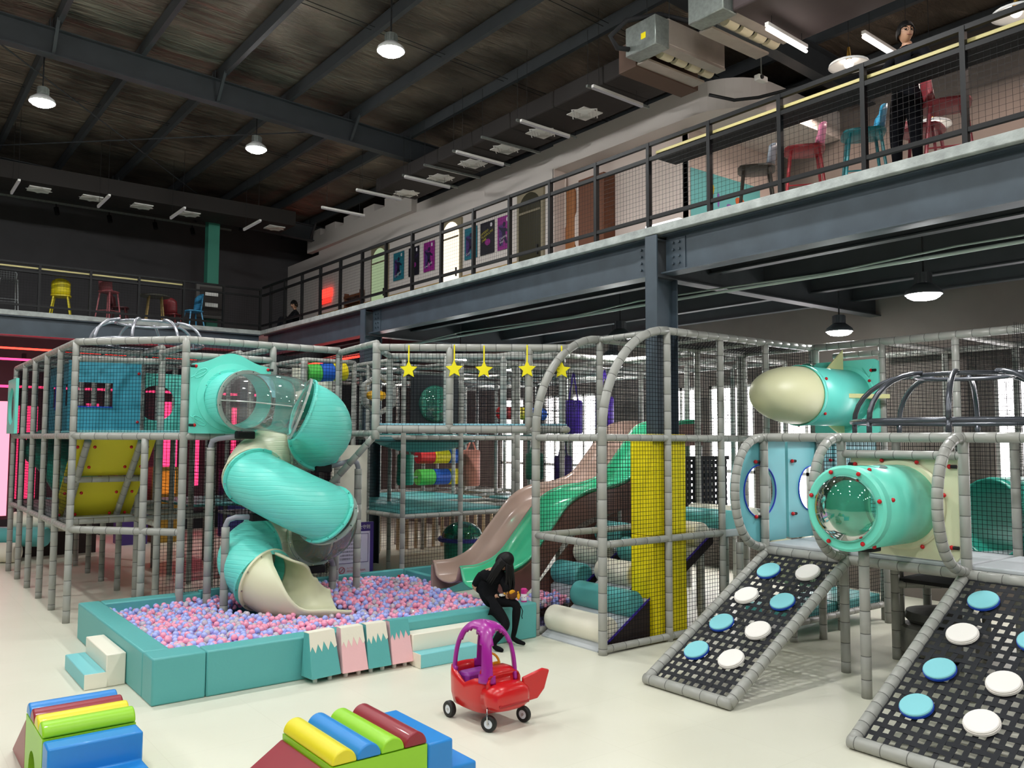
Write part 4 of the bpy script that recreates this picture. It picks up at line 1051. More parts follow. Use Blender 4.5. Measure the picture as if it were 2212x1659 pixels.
# green tube slide beneath the tower deck
P = catmull([(2.7, 17.6, 2.3), (2.75, 16.9, 2.2), (2.85, 16.3, 1.95), (3.0, 15.9, 1.6), (3.1, 15.5, 1.45)], 6)
MB().tube(P, .36, 20, cap=False).build('green_tube', mat('sea_green_plastic', '#2c9a86', .35), LT, smooth=True)
# dome of bent pipes on top
dome = thing('pipe_dome', (3.2, 13.0, 3.86), 'small silver pipe dome on top of the play tower', 'dome')
dm = mat('silver_pipe', '#a9abb4', .25, .6)
def dome_parts(t, c, R, r, h, n, m, tr, legs=0):
    c = Vector(c)
    MB().tube([c+Vector((R*math.cos(i*PI/16), R*math.sin(i*PI/16), 0)) for i in range(32)], tr, 8, closed=True).build('base_ring', m, t, smooth=True)
    MB().tube([c+Vector((r*math.cos(i*PI/12), r*math.sin(i*PI/12), h)) for i in range(24)], tr*.8, 8, closed=True).build('top_ring', m, t, smooth=True)
    for k in range(n):
        a = 2*PI*k/n+.3; d = Vector((math.cos(a), math.sin(a), 0))
        P = [c+d*(R+(r-R)*(1-math.cos(q*PI/2)))+Vector((0, 0, (h+.02)*math.sin(q*PI/2))) for q in [i/8 for i in range(9)]]
        MB().tube(P, tr, 8).build('rib', m, t, smooth=True)
        if legs: MB().cyl(c+d*R, c+d*R-Vector((0, 0, legs)), tr, 8).build('leg', m, t, smooth=True)
dome_parts(dome, (3.26, 13.0, 3.88), .78, .42, .3, 8, dm, .022)

# ------------------------------------------------------------------ spiral tube slide
grain = mat('aqua_wood_grain', '#6fe0d2', .33)
def add_grain(m, s=1.0):
    nt = m.node_tree; b = nt.nodes['Principled BSDF']; tc = nt.nodes.new('ShaderNodeTexCoord')
    wv = nt.nodes.new('ShaderNodeTexWave'); wv.wave_type = 'RINGS'; wv.inputs['Scale'].default_value = 2.2*s; wv.inputs['Distortion'].default_value = 5; wv.inputs['Detail'].default_value = 1.5; wv.inputs['Detail Scale'].default_value = .8
    mp = nt.nodes.new('ShaderNodeMapping'); mp.inputs['Scale'].default_value = (.7, .7, 2.6); nt.links.new(tc.outputs['Object'], mp.inputs[0]); nt.links.new(mp.outputs[0], wv.inputs['Vector'])
    r = nt.nodes.new('ShaderNodeValToRGB'); r.color_ramp.elements[0].position = .0; r.color_ramp.elements[1].position = .14
    nt.links.new(wv.outputs['Fac'], r.inputs[0])
    bp = nt.nodes.new('ShaderNodeBump'); bp.inputs['Strength'].default_value = .35; bp.inputs['Distance'].default_value = .012
    nt.links.new(r.outputs[0], bp.inputs['Height']); nt.links.new(bp.outputs[0], b.inputs['Normal'])
add_grain(grain)
creamg = mat('cream_wood_grain', '#e4e3c6', .36); add_grain(creamg)
clr = clear('clear_tube', '#f4f8f7', .93, .03, .05)
SL = thing('spiral_slide', (4.5, 10.6, 0), 'spiral tube slide of aqua, cream and clear sections dropping into the ball pit', 'slide')
PTS = [(4.0, 11.48, 3.04), (3.993, 10.9, 2.995), (4.179, 10.284, 2.948), (4.399, 10.057, 2.876), (4.692, 10.156, 2.761), (4.912, 10.508, 2.584), (4.933, 10.884, 2.44), (4.769, 11.15, 2.373), (4.547, 11.2, 2.328), (4.269, 11.1, 2.175), (4.098, 10.805, 2.005), (4.198, 10.422, 1.87), (4.445, 10.119, 1.702), (4.751, 10.024, 1.536), (4.959, 10.453, 1.293), (4.963, 10.9, 1.166), (4.772, 11.15, 1.135), (4.485, 11.2, 1.119), (4.202, 11.1, 1.03), (4.056, 10.867, .895), (4.137, 10.505, .72)]
KS = 8; CUR = catmull(PTS, KS); TR = .365
def section(i0, i1, m, nm):
    a, b = int(i0*KS), int(i1*KS); P = CUR[a:b+1]
    o = MB().tube(P, TR, 32, cap=False).build(nm, m, SL, smooth=True, solid=.014 if m is not clr else 0)
    for P_, s in ((P[0], 0), (P[-1], -1)):
        t = (P[1]-P[0] if s == 0 else P[-1]-P[-2]).normalized(); c = P_+t*(.018 if s == 0 else -.018)
        MB().lathe([(TR-.005, -.014), (TR+.045, -.014), (TR+.045, .014), (TR-.005, .014)], c, t, 32, closed=True).build('flange', m if m is not clr else MATS['clear_flange'], o, smooth='auto')
        e1 = t.orthogonal().normalized(); e2 = t.cross(e1)
        for k in range(10):
            a_ = k*PI/5; q = c+(e1*math.cos(a_)+e2*math.sin(a_))*(TR+.027)
            MB().cyl(q-t*.02, q+t*.02, .009, 6).build('bolt', chrome, o)
    return o
clear('clear_flange', '#d8e4dc', .5, .1)
section(0, 1.05, grain, 'tube_section'); section(1.05, 3.0, clr, 'clear_section'); section(3.0, 5.9, grain, 'tube_section'); section(5.9, 7.6, clr, 'clear_section'); section(7.6, 10.1, creamg, 'tube_section')
section(10.1, 13.0, grain, 'tube_section'); section(13.0, 15.0, clr, 'clear_section'); section(15.0, 17.4, creamg, 'tube_section'); section(17.4, 20, grain, 'tube_section')
for a in (0, PI):
    P = [CUR[i]+Vector((0, 0, 1)).cross((CUR[i+1]-CUR[i-1]).normalized()).normalized()*(TR+.008)*(1 if a else -1) for i in range(int(1.1*KS), int(2.95*KS))]
    MB().tube(P, .01, 6).build('seam_rib', MATS['clear_flange'], SL)
# slide mouth: tube opening out into a trough
EP = catmull([CUR[-1], (4.27, 10.22, .62), (4.45, 10.03, .575), (4.67, 9.93, .57), (4.9, 9.9, .60)], 8)
n = 26; vs = []; N = len(EP)
for i, p in enumerate(EP):
    t = (EP[min(i+1, N-1)]-EP[max(i-1, 0)]).normalized(); s = Vector((0, 0, 1)).cross(t).normalized(); u = t.cross(s)
    q = i/(N-1); sm = lambda e0, e1, x: (lambda k: k*k*(3-2*k))(min(1, max(0, (x-e0)/(e1-e0))))
    R = TR*(1+.12*sm(.45, 1, q))
    aN = PI*(.985-.22*sm(.0, .3, q)-.38*sm(.22, .6, q)-.08*sm(.7, 1, q))      # wall on the viewer's side drops early
    aF = PI*(.985-.06*sm(.0, .3, q)-.30*sm(.3, .7, q)-.17*sm(.7, 1, q))
    for k in range(n+1):
        a = -aN+(aN+aF)*k/n
        flat = 1-.14*sm(.3, .8, q)*max(0, math.cos(a))
        vs.append(p+s*R*math.sin(a)-u*R*math.cos(a)*flat)
fs = [(i*(n+1)+k, i*(n+1)+k+1, (i+1)*(n+1)+k+1, (i+1)*(n+1)+k) for i in range(N-1) for k in range(n)]
mouth = MB().add(vs, fs).build('slide_mouth', cream, SL, smooth=True, solid=.03)
t = (EP[1]-EP[0]).normalized(); c = EP[0]+t*.02
MB().lathe([(TR-.005, -.016), (TR+.05, -.016), (TR+.05, .016), (TR-.005, .016)], c, t, 32, closed=True).build('flange', cream, mouth, smooth='auto')
e1 = t.orthogonal().normalized(); e2 = t.cross(e1)
for k in range(10): q = c+(e1*math.cos(k*PI/5)+e2*math.sin(k*PI/5))*(TR+.028); MB().sphere(q+t*.018, .012, 6, 4).build('bolt', chrome, mouth)
# entry panel with hump top and leaf reliefs
def hump(a):
    r = rect(1.1, 1.02, -.0, -.0)
    c, s = math.cos(a), math.sin(a); t = r(a)
    if s > 0:
        for _ in range(12):
            x = c*t; top = .44+.17*math.exp(-(x/.3)**2); t = min(.55/max(abs(c), 1e-6), top/max(s, 1e-6))
        return t
    return min(.55/max(abs(c), 1e-6), .49/max(-s, 1e-6))
pn = holed(SL, 'entry_panel', (4.0, 11.5, 3.06), (1, 0, 0), (0, 0, 1), hump, .37, .05, aqua, 96)
MB().lathe([(.38, 0), (.47, 0), (.47, .02), (.38, .03)], (4.0, 11.475, 3.06), (0, -1, 0), 40).build('collar_ring', aqua, pn, smooth='auto')
for (x, z, rr) in ((3.57, 3.38, .9), (3.57, 2.74, -.9)):
    pts = [(x+.09*math.cos(a)*(1 if math.cos(a) > 0 else .8), 11.47, z+.05*math.sin(a)+.05*math.cos(a)*rr) for a in [i*PI/8 for i in range(16)]]
    MB().tube(pts, .007, 6, closed=True).build('leaf_relief', aqua, pn, smooth=True); MB().tube([(x-.12, 11.47, z-.07*rr), (x+.08, 11.47, z+.045*rr)], .006, 6).build('leaf_relief', aqua, pn)
for z in (2.68, 3.47):
    knob(pn, (3.5, 11.47, z), (1, 0, 0)); knob(pn, (4.52, 11.47, z), (-1, 0, 0))
# support posts with bent arms and black saddles
def support(x, y, ztop, arm, label=None):
    a = Vector(arm); b = Vector((x, y, ztop)); d = Vector((a.x-x, a.y-y, 0)).normalized()
    pipe(SL, [(x, y, .03), (x, y, ztop-.12)], 'support_post', .052)
    MB().tube([(x, y, ztop-.2), (x, y, ztop-.1), b+d*.03+Vector((0, 0, -.03)), b+d*.12, a], .036, 12).build('support_arm', mat('grey_pipe', '#8f9099', .35), SL, smooth=True)
    MB().box((a.x-.12, a.y-.06, a.z-.05), (a.x+.12, a.y+.06, a.z+.05)).build('saddle', black, SL, bevel=.015)
support(3.72, 11.42, 2.5, (3.99, 10.9, 2.55)); support(3.72, 10.76, 1.5, (4.1, 10.62, 1.5)); support(5.62, 10.85, 2.2, (5.0, 10.7, 2.1)); support(5.3, 10.95, .85, (4.98, 10.8, .74))

# ------------------------------------------------------------------ star bridge
BRG = thing('star_bridge', (6.3, 9.4, 2.6), 'raised netted bridge cage with yellow stars on its top pipe', 'play structure')
A, B = Vector((5.47, 10.08, 0)), Vector((7.5, 8.5, 0)); D = (B-A).normalized(); W = Vector((-D.y, D.x, 0))
if W.y < 0: W = -W
zt, zb = 3.74, 2.64
for z in (zt, zb):
    railp(BRG, up(A, z), up(B, z), .05); railp(BRG, up(A+W*1.2, z), up(B+W*1.2, z)); railp(BRG, up(A, z), up(A+W*1.2, z)); railp(BRG, up(B, z), up(B+W*1.2, z))
post(BRG, A.x, A.y, 2.5, 3.8, .055)
for q in (.385, .8): p = A.lerp(B, q); post(BRG, p.x, p.y, 2.62, zt, .052)
for q in (0, .33, .66, 1): p = (A+W*1.2).lerp(B+W*1.2, q); post(BRG, p.x, p.y, 2.6, zt)
netp(BRG, up(A, zb), B-A, (0, 0, zt-zb), .05); netp(BRG, up(A+W*1.2, zb), B-A, (0, 0, zt-zb), .05)
MB().ext([up(A+W*.03, zb+.03), up(B+W*.03, zb+.03), up(B+W*1.17, zb+.03), up(A+W*1.17, zb+.03)], (0, 0, .045)).build('deck_pad', mat('sky_vinyl', '#8fcbdc', .5), BRG, bevel=.01)
pipe(BRG, [(5.45, 10.12, 2.52), (5.1, 10.9, 1.75), (4.95, 11.3, 1.35)], 'brace', .045)
for i, (q, sw) in enumerate(((.172, 0), (.41, .03), (.565, -.02), (.79, .02), (.97, 0))):
    p = A.lerp(B, q)-W*.06; c = Vector((p.x, p.y, 3.435+.01*((i*3) % 2)))
    s = thing('star_pendant', tuple(c), 'flat yellow felt star hanging from the bridge pipe, %s' % ('nearest the spiral slide', 'second from the spiral slide', 'third, in the middle', 'fourth from the spiral slide', 'partly behind the grey arch')[i], 'star', 'yellow felt stars')
    poly = []
    for k in range(10):
        a = PI/2+k*PI/5+sw; r = .125 if k % 2 == 0 else .058; poly.append(c+D*math.cos(a)*r+Vector((0, 0, math.sin(a)*r)))
    MB().ext([v-W*.012 for v in poly], W*.024).build('star_body', yellowf, s, bevel=.006)
    MB().bar(c+Vector((0, 0, .11)), c+Vector((0, 0, .33)), .018, .006, up=tuple(W)).build('hanging_strap', yellowf, s)
# ------------------------------------------------------------------ arch frame at the pit corner
AF = thing('arch_frame', (7.5, 7.9, 0), 'pair of tall grey foam arches with nets beside the yellow column pad', 'play structure')
ZT = 3.9
XR = (8.1, 9.16, 10.17, 11.34)
for Y in (7.26, 8.5):
    e = [(6.96, Y, 0), (6.96, Y, 2.6)] + [(6.96+1.14*(1-math.cos(a)), Y, 2.6+(ZT-2.6)*math.sin(a)) for a in [i*PI/2/12 for i in range(1, 13)]]
    pipe(AF, e, 'arch_pipe', .055)
    post(AF, 8.1, Y, 0, ZT, .05)
    for z in (.06, 1.27, 2.53): railp(AF, (6.96, Y, z), (9.16, Y, z))
    railp(AF, (8.1, Y, ZT), (11.34, Y, ZT), .05); railp(AF, (9.16, Y, 2.53), (11.34, Y, 2.53))
    for x in XR[1:]: post(AF, x, Y, 0, ZT)
    netp(AF, (6.96, Y+.01, .08), (1.14, 0, 0), (0, 0, 2.44), .05, .0031, .01)
    netp(AF, (8.1, Y+.01, .08), (1.06, 0, 0), (0, 0, 2.44), .05, .0031, .01)
    m = MB()
    for i in range(1, 22):      # net under the arch, cut to its curve
        x = 6.96+1.14*i/22; h = math.sqrt(max(0, 1-((8.1-x)/1.14)**2)); m.tube([(x, Y+.01, 2.55), (x, Y+.01, 2.6+(ZT-2.62)*h)], .0031, 3, cap=False)
    for i in range(1, 26):
        z = 2.55+1.3*i/26; q = max(0, (z-2.6)/(ZT-2.6)); x0 = 8.1-1.14*math.sqrt(max(0, 1-q*q)); m.tube([(x0, Y+.01, z), (8.1, Y+.01, z)], .0031, 3, cap=False)
    stuff(m.build('safety_net', netm, AF))
    for a, b in zip(XR[:-1], XR[1:]): netp(AF, (a, Y, 2.55), (b-a, 0, 0), (0, 0, 1.3))
for x in (8.1, 9.16, 10.17, 11.34): railp(AF, (x, 7.26, ZT), (x, 8.5, ZT), .04)
for z in (1.27, 2.53): railp(AF, (6.96, 7.26, z), (6.96, 8.5, z))
railp(AF, (9.16, 7.26, 1.27), (9.16, 8.5, 1.27))
netp(AF, (11.34, 7.26, 2.55), (0, 1.24, 0), (0, 0, 1.3)); netp(AF, (8.1, 7.26, ZT), (3.24, 0, 0), (0, 1.24, 0), .07)
# yellow pad round the column
yp = thing('column_pad', (8.18, 7.5, 0), 'bright yellow padding wrapped round the mezzanine column', 'padding')
for z0, z1 in ((0, 1.3), (1.305, 2.58)):
    m = MB(); x0, x1, y0, y1 = 7.88, 8.5, 7.31, 7.70
    m.box((x0, y0, z0), (x0+.08, y1, z1)).box((x1-.08, y0, z0), (x1, y1, z1)).box((x0+.08, y0, z0), (x1-.08, y0+.02, z1)).box((x0+.08, y1-.06, z0), (x1-.08, y1, z1))
    m.build('pad_sleeve', yellow, yp, bevel=.012)
# roller climb: cream and teal foam rollers over a grey slope
RC = thing('roller_climb', (8, 7.9, 0), 'sloping climb of cream and teal foam rollers behind the net', 'climbing ramp')
blk = mat('dark_brown_side', '#241512', .7)
def lane(y0, y1, x0, x1, par, first=0):
    s = .6
    b0, b1 = (0, 0) if x0 < 7.5 else (s*(x0-6.98)-.14, s*(x1-6.98)-.14)
    MB().ext([(x0, y0+.02, b0), (x1, y0+.02, b1), (x1, y0+.02, s*(x1-6.98)), (x0, y0+.02, s*(x0-6.98)+.01)], (0, y1-y0-.04, 0)).build('slope_pad', greyv, par)
    MB().ext([(x0, y0, b0), (x1, y0, b1), (x1, y0, s*(x1-6.98)-.02), (x0, y0, max(.005, s*(x0-6.98)-.02))], (0, .018, 0)).build('side_panel', blk, par)
    MB().bar((x0, y0-.004, s*(x0-6.98)+.01), (x1, y0-.004, s*(x1-6.98)+.01), .01, .025).build('side_piping', mat('purple_piping', '#3a1f9a', .5), par)
def rollers(y0, y1, xs, par, c0=0):
    for i, x in enumerate(xs):
        z = .6*(x-6.98)+.10
        MB().cyl((x, y0+.02, z), (x, y1-.02, z), .165, 20).build('foam_roller', (creamv, teal)[(i+c0) % 2], par, bevel=.03)
lane(7.36, 8.44, 6.99, 7.86, RC); lane(7.76, 8.44, 7.86, 8.52, RC); lane(7.36, 8.44, 8.52, 9.1, RC)
rollers(7.36, 8.44, (7.18, 7.62), RC); rollers(7.78, 8.44, (8.06,), RC, 0); rollers(7.78, 8.44, (8.48,), RC, 1); rollers(7.36, 8.44, (8.9,), RC, 0)
for x, y in ((8.3, 7.85), (8.3, 8.35), (8.95, 7.45), (8.95, 8.35)): post(RC, x, y, 0, .6*(x-6.98)-.13)
RC2 = thing('roller_climb', (8, 8.9, 0), 'second roller climb rising beside the green wave slide', 'climbing ramp')
lane(8.58, 9.16, 7.76, 9.1, RC2)
for x, y in ((8.0, 8.65), (8.0, 9.1), (8.95, 8.65), (8.95, 9.1)): post(RC2, x, y, 0, .6*(x-6.98)-.13)
pass; rollers(8.58, 9.16, (7.9, 8.32, 8.74), RC2, 1)
RC3 = thing('roller_landing', (9.9, 7.9, 0), 'padded landing with teal and cream rolls above the roller climb', 'platform')
pad(RC3, (9.2, 7.3, 1.2), (11.3, 8.46, 1.3), greyv); MB().cyl((9.45, 7.34, 1.4), (9.45, 8.44, 1.4), .15, 18).build('foam_roller', teal, RC3, bevel=.02); MB().cyl((9.95, 7.34, 1.42), (9.95, 8.44, 1.42), .15, 18).build('foam_roller', creamv, RC3, bevel=.02)
for x in (9.4, 11.2):
    for y in (7.4, 8.4): post(RC3, x, y, 0, 1.2)

# ------------------------------------------------------------------ wave slide, brown and green lanes
WS = thing('wave_slide', (8.5, 10, 0), 'double wave slide with brown and green lanes running into the pit', 'slide')
brn = mat('brown_plastic', '#b59a8d', .25, coat=.3); grn = mat('green_plastic', '#4cc797', .25, coat=.3); brd = mat('dark_brown_plastic', '#6d4a40', .35)
prof = catmull([(6.75, 0, .46), (7.1, 0, .47), (7.45, 0, .62), (7.85, 0, 1.02), (8.2, 0, 1.36), (8.6, 0, 1.52), (9.1, 0, 1.58), (9.5, 0, 1.72), (9.9, 0, 2.1), (10.25, 0, 2.45), (10.6, 0, 2.56), (11.1, 0, 2.58)], 5)
def slide_lane(yc, hw, m, nm):
    vs = []; K = 14
    sec = [(-hw-.03, .24), (-hw, .26), (-hw+.02, .2)] + [((-1+2*k/K)*(hw-.03), .10*abs(-1+2*k/K)**3) for k in range(1, K)] + [(hw-.02, .2), (hw, .26), (hw+.03, .24)]
    for p in prof:
        fl = 1.0
        for dy, dz in sec: vs.append((p.x, yc+dy, p.z+dz*fl))
    n = len(sec); N = len(prof)
    MB().add(vs, [(i*n+k, i*n+k+1, (i+1)*n+k+1, (i+1)*n+k) for i in range(N-1) for k in range(n-1)]).build(nm, m, WS, smooth=True, solid=.02)
slide_lane(10.28, .34, brn, 'brown_lane'); slide_lane(9.58, .34, grn, 'green_lane')
for y in (9.2, 10.66):
    m = MB(); N = len(prof); vs = [(p.x, y, p.z+.2) for p in prof]+[(p.x, y, p.z-.16) for p in prof]
    m.add(vs, [(i, i+1, N+i+1, N+i) for i in range(N-1)]).build('side_wall', brn if y > 10 else brd, WS, solid=.05, smooth=False)
m = MB(); m.ext([(7.0, 9.22, .0), (10.4, 9.22, 0), (10.4, 9.22, 2.3), (9.6, 9.22, 1.55), (8.4, 9.22, 1.2), (7.4, 9.22, .3)], (0, .02, 0)); m.build('skirt', brd, WS)
for x in (9.2, 10.4, 11.1):
    for y in (9.25, 10.65): post(WS, x, y, 0, 2.5 if x > 10 else 1.5)

# ------------------------------------------------------------------ webbing ramps with round steps
strapm = mat('black_webbing', '#17191f', .75, bump=.3, bscale=220)
bluerim = mat('blue_rim', '#1646b8', .45); discw = mat('cream_felt', '#efeae4', .85); disct = mat('aqua_felt', '#84cbd3', .8)
def web_ramp(y0, y1, x0, x1, z1, label, discs, nu, nv):
    t = thing('webbing_ramp', (x0, (y0+y1)/2, 0), label, 'climbing ramp')
    r = .055; zb = .058
    pipe(t, [(x0, y1, zb), (x1, y1, z1)], 'side_pipe', r, 14, .115); pipe(t, [(x0, y0, zb), (x1, y0, z1)], 'side_pipe', r, 14, .115)
    pipe(t, [(x0, y1+.03, zb), (x0, y0-.03, zb)], 'end_pipe', r, 14); pipe(t, [(x1, y1+.03, z1), (x1, y0-.03, z1)], 'end_pipe', r, 14)
    o = Vector((x0, y1, zb)); U = Vector((0, y0-y1, 0)); V = Vector((x1-x0, 0, z1-zb)); n = U.cross(V).normalized()
    if n.z < 0: n = -n
    def strap(a, b, w, side, k, ph):
        # flat ribbon with gentle over-under weave
        d = b-a; L = d.length; s = side.normalized()*w/2; N = max(2, k*2); vs = []
        for i in range(N+1):
            p = a+d*(i/N)+n*.004*math.cos(PI*i+ph); vs += [p-s, p+s]
        MB().add(vs, [(2*i, 2*i+1, 2*i+3, 2*i+2) for i in range(N)]).build('strap', strapm, t, solid=.003)
    for i in range(nu):
        q = (i+.5)/nu; strap(o+U*q, o+U*q+V, U.length/nu*.46, U, nv//2, PI*(i % 2))
    for j in range(nv):
        q = (j+.5)/nv; strap(o+V*q, o+V*q+U, V.length/nv*.46, V, nu//2, PI*(j % 2+1))
    for (u, v, c) in discs:
        p = o+U*u+V*v+n*.01
        d = MB().lathe([(.001, .035), (.122, .035), (.13, .028), (.13, .0), (.001, 0)], p+n*.012, n, 28).build('round_step', disct if c else discw, t, smooth='auto')
        MB().lathe([(.128, -.004), (.135, .0), (.135, .02), (.128, .02)], p+n*.008, n, 28).build('step_rim', bluerim if c else discw, d, smooth='auto')
        for k in (-1, 1): MB().box((p.x+k*.05-.012, p.y-.012, p.z-.02), (p.x+k*.05+.012, p.y+.012, p.z+.01)).build('step_clip', bluerim if c else discw, d)
    return t
D1 = [(.27, .22, 1), (.70, .22, 0), (.27, .42, 1), (.72, .42, 0), (.27, .63, 0), (.72, .63, 1), (.27, .83, 1), (.72, .86, 0)]
web_ramp(5.1, 6.12, 6.5, 8.55, 1.2, 'black webbing ramp with round steps leading to the blue porthole panel', D1, 11, 23)
D2 = [(.25, .22, 1), (.66, .22, 0), (.25, .42, 1), (.66, .42, 0), (.25, .63, 0), (.70, .66, 1), (.25, .84, 1), (.70, .86, 0)]
web_ramp(2.62, 3.86, 6.5, 8.55, 1.2, 'black webbing ramp with round steps in the bottom corner, nearest the viewer', D2, 13, 23)

# ------------------------------------------------------------------ porthole platform with D-shaped ends
PF = thing('porthole_platform', (9.2, 4.9, 0), 'low play platform with D-shaped pipe ends and blue porthole panels', 'play structure')
XF = 8.57; ZD = 1.25; ZR = 2.54
for y in (6.16, 5.15, 3.85):
    dx = .56
    P = [(XF, y, ZR)] + [(XF-dx*math.sin(a)**.8, y, (ZR+ZD)/2+(ZR-ZD)/2*math.cos(a)) for a in [i*PI/16 for i in range(1, 16)]] + [(XF, y, ZD-.02)]
    pipe(PF, P, 'd_pipe', .052, 12, .1)
    post(PF, XF, y, 0, ZR, .05); post(PF, 9.75, y, 0, ZR); post(PF, 11.34, y, 0, ZT)
    railp(PF, (XF, y, ZR), (11.34, y, ZR)); railp(PF, (XF, y, ZD-.04), (11.34, y, ZD-.04))
for x in (XF, 9.75): 
    for z in (ZR, ZD-.04): railp(PF, (x, 6.16, z), (x, 1.8, z), .05)
railp(PF, (XF, 5.15, 2.36), (XF, 3.85, 2.36)); post(PF, XF, 2.6, 0, ZR); post(PF, 9.75, 2.6, 0, ZR)
railp(PF, (11.34, 7.26, ZT), (11.34, 1.8, ZT), .055); railp(PF, (11.34, 7.26, ZR), (11.34, 1.8, ZR)); post(PF, 11.34, 2.6, 0, ZT); post(PF, 11.34, 7.2, 0, ZT)
railp(PF, (11.34, 6.9, 3.75), (11.34, 6.16, 3.75)); railp(PF, (11.34, 5.15, ZT), (13.2, 5.15, ZT)); railp(PF, (11.34, 6.16, ZT), (13.2, 6.16, ZT)); post(PF, 13.2, 6.16, 0, ZT); post(PF, 13.2, 5.15, 0, ZT); post(PF, 13.2, 3.85, 0, ZT); railp(PF, (13.2, 7.2, ZT), (13.2, 2.5, ZT))
pad(PF, (XF+.02, 5.17, ZD), (9.73, 6.14, ZD+.05), greyv); pad(PF, (XF+.02, 3.87, ZD), (9.73, 5.13, ZD+.05), greyv); pad(PF, (XF+.02, 2.2, ZD), (9.73, 3.83, ZD+.05), greyv)
for a, b in ((6.16, 5.15), (5.15, 3.85), (3.85, 2.6)): netp(PF, (9.75, a, ZD), (0, b-a, 0), (0, 0, ZR-ZD)); netp(PF, (11.34, a, ZR), (0, b-a, 0), (0, 0, ZT-ZR)); netp(PF, (13.2, a, 1.3), (0, b-a, 0), (0, 0, 2.55), .055)
for y in (6.16, 5.15): netp(PF, (9.75, y, ZD), (1.6, 0, 0), (0, 0, ZR-ZD)); netp(PF, (11.34, y, ZR), (1.86, 0, 0), (0, 0, ZT-ZR))
for y in (3.85, 2.6): netp(PF, (9.8, y, 0.1), (3.4, 0, 0), (0, 0, 3.7), .055)
# blue porthole panels
bpan = mat('blue_porthole_panel', '#76bfc9', .4)
def dshape(a):
    c, s = math.cos(a), math.sin(a)
    if c > 0: return min(.52/max(c, 1e-6), .6/max(abs(s), 1e-6))
    lo, hi = 0, 2.0
    for _ in range(30):
        t = (lo+hi)/2; x, z = -c*t, abs(s*t)
        if z < .6 and x < .02+.5*math.sqrt(max(0, 1-(z/.62)**2)): lo = t
        else: hi = t
    return lo
pp = holed(PF, 'porthole_panel', (8.55, 6.23, 1.9), (1, 0, 0), (0, 0, 1), dshape, .31, .04, bpan, 96)
MB().lathe([(.306, -.008), (.315, -.008), (.315, .01), (.306, .01)], (8.55, 6.205, 1.9), (0, -1, 0), 40, closed=True).build('porthole_rim', blued, pp, smooth='auto')
pp2 = holed(PF, 'porthole_panel', (9.62, 6.23, 1.9), (1, 0, 0), (0, 0, 1), rect(.98, 1.2), .28, .04, bpan, 72)
MB().lathe([(.276, -.008), (.285, -.008), (.285, .01), (.276, .01)], (9.62, 6.205, 1.9), (0, -1, 0), 40, closed=True).build('porthole_rim', blued, pp2, smooth='auto')
MB().box((10.15, 6.2, 1.3), (11.2, 6.25, 2.5)).build('wall_panel', bpan, PF)
for z in (1.6, 2.25):
    knob(pp, (8.46, 6.19, z), (-1, 0, 0)); knob(pp2, (9.2, 6.19, z), (-1, 0, 0)); knob(pp2, (10.05, 6.19, z), (-1, 0, 0))

# ------------------------------------------------------------------ capsule tube with clear bubble
CP = thing('capsule_tube', (8.0, 4.52, 0), 'aqua capsule tube with clear bubble end standing on one leg', 'play tube')
cy, cz = 4.52, 1.85; R = .4
cpm = mat('aqua_capsule', '#72ddc6', .34)
MB().lathe([(R, .0), (R, 1.0)], (7.6, cy, cz), (1, 0, 0), 40).build('tube_body', cpm, CP, smooth=True, solid=.015)
MB().lathe([(.32, -.03), (R-.01, -.04), (R+.015, -.02), (R+.015, .06), (R-.01, .06), (.32, .02)], (7.6, cy, cz), (1, 0, 0), 40, closed=True).build('end_ring', cpm, CP, smooth='auto')
bub = clear('bubble_plastic', '#62cdb0', .80, .015, .1)
MB().lathe([(.33*math.cos(a), -.17*math.sin(a)) for a in [i*PI/2/8 for i in range(9)]], (7.58, cy, cz), (1, 0, 0), 36).build('bubble_window', bub, CP, smooth=True)
ncp = holed(CP, 'mounting_panel', (8.64, 4.5, 1.84), (0, -1, 0), (0, 0, 1), rect(1.14, 1.06), .38, .05, cream, 72)
MB().lathe([(R+.0, 0), (R+.07, 0), (R+.05, .02), (R, .02)], (8.6, cy, cz), (-1, 0, 0), 40).build('collar_ring', cream, ncp, smooth='auto')
for a in (.3, 1.2, 2.0, 2.9, 4.2, 5.2):
    d = Vector((0, math.cos(a), math.sin(a))); MB().sphere(Vector((7.55, cy, cz))+d*.37, .022, 10, 6).build('red_bolt', redk, CP, smooth=True); MB().sphere(Vector((7.72, cy, cz))+d*(R+.01), .022, 10, 6).build('red_bolt', redk, CP, smooth=True); MB().sphere(Vector((8.58, cy, cz))+d*.48, .022, 10, 6).build('red_bolt', redk, ncp, smooth=True)
for y in (3.99, 5.02):
    for z in (1.45, 2.25): knob(ncp, (8.6, y, z), (0, 1 if y < 4.5 else -1, 0))
for s in (-1, 1):
    pts = [(7.85+.09*math.cos(a)*1.9+.2, cy+s*0+.15*math.sin(a), cz+R+.012-.03*math.sin(a)**2) for a in [i*PI/8 for i in range(16)]]
MB().add(pts, [tuple(range(16))]).build('top_window', mat('smoked_window', '#5d7f7c', .1), CP)
pipe(CP, [(7.88, cy, 0), (7.88, cy, cz-R-.0)], 'support_leg', .05); MB().box((7.8, cy-.12, cz-R-.03), (8.0, cy+.12, cz-R+.03)).build('saddle', black, CP, bevel=.012)

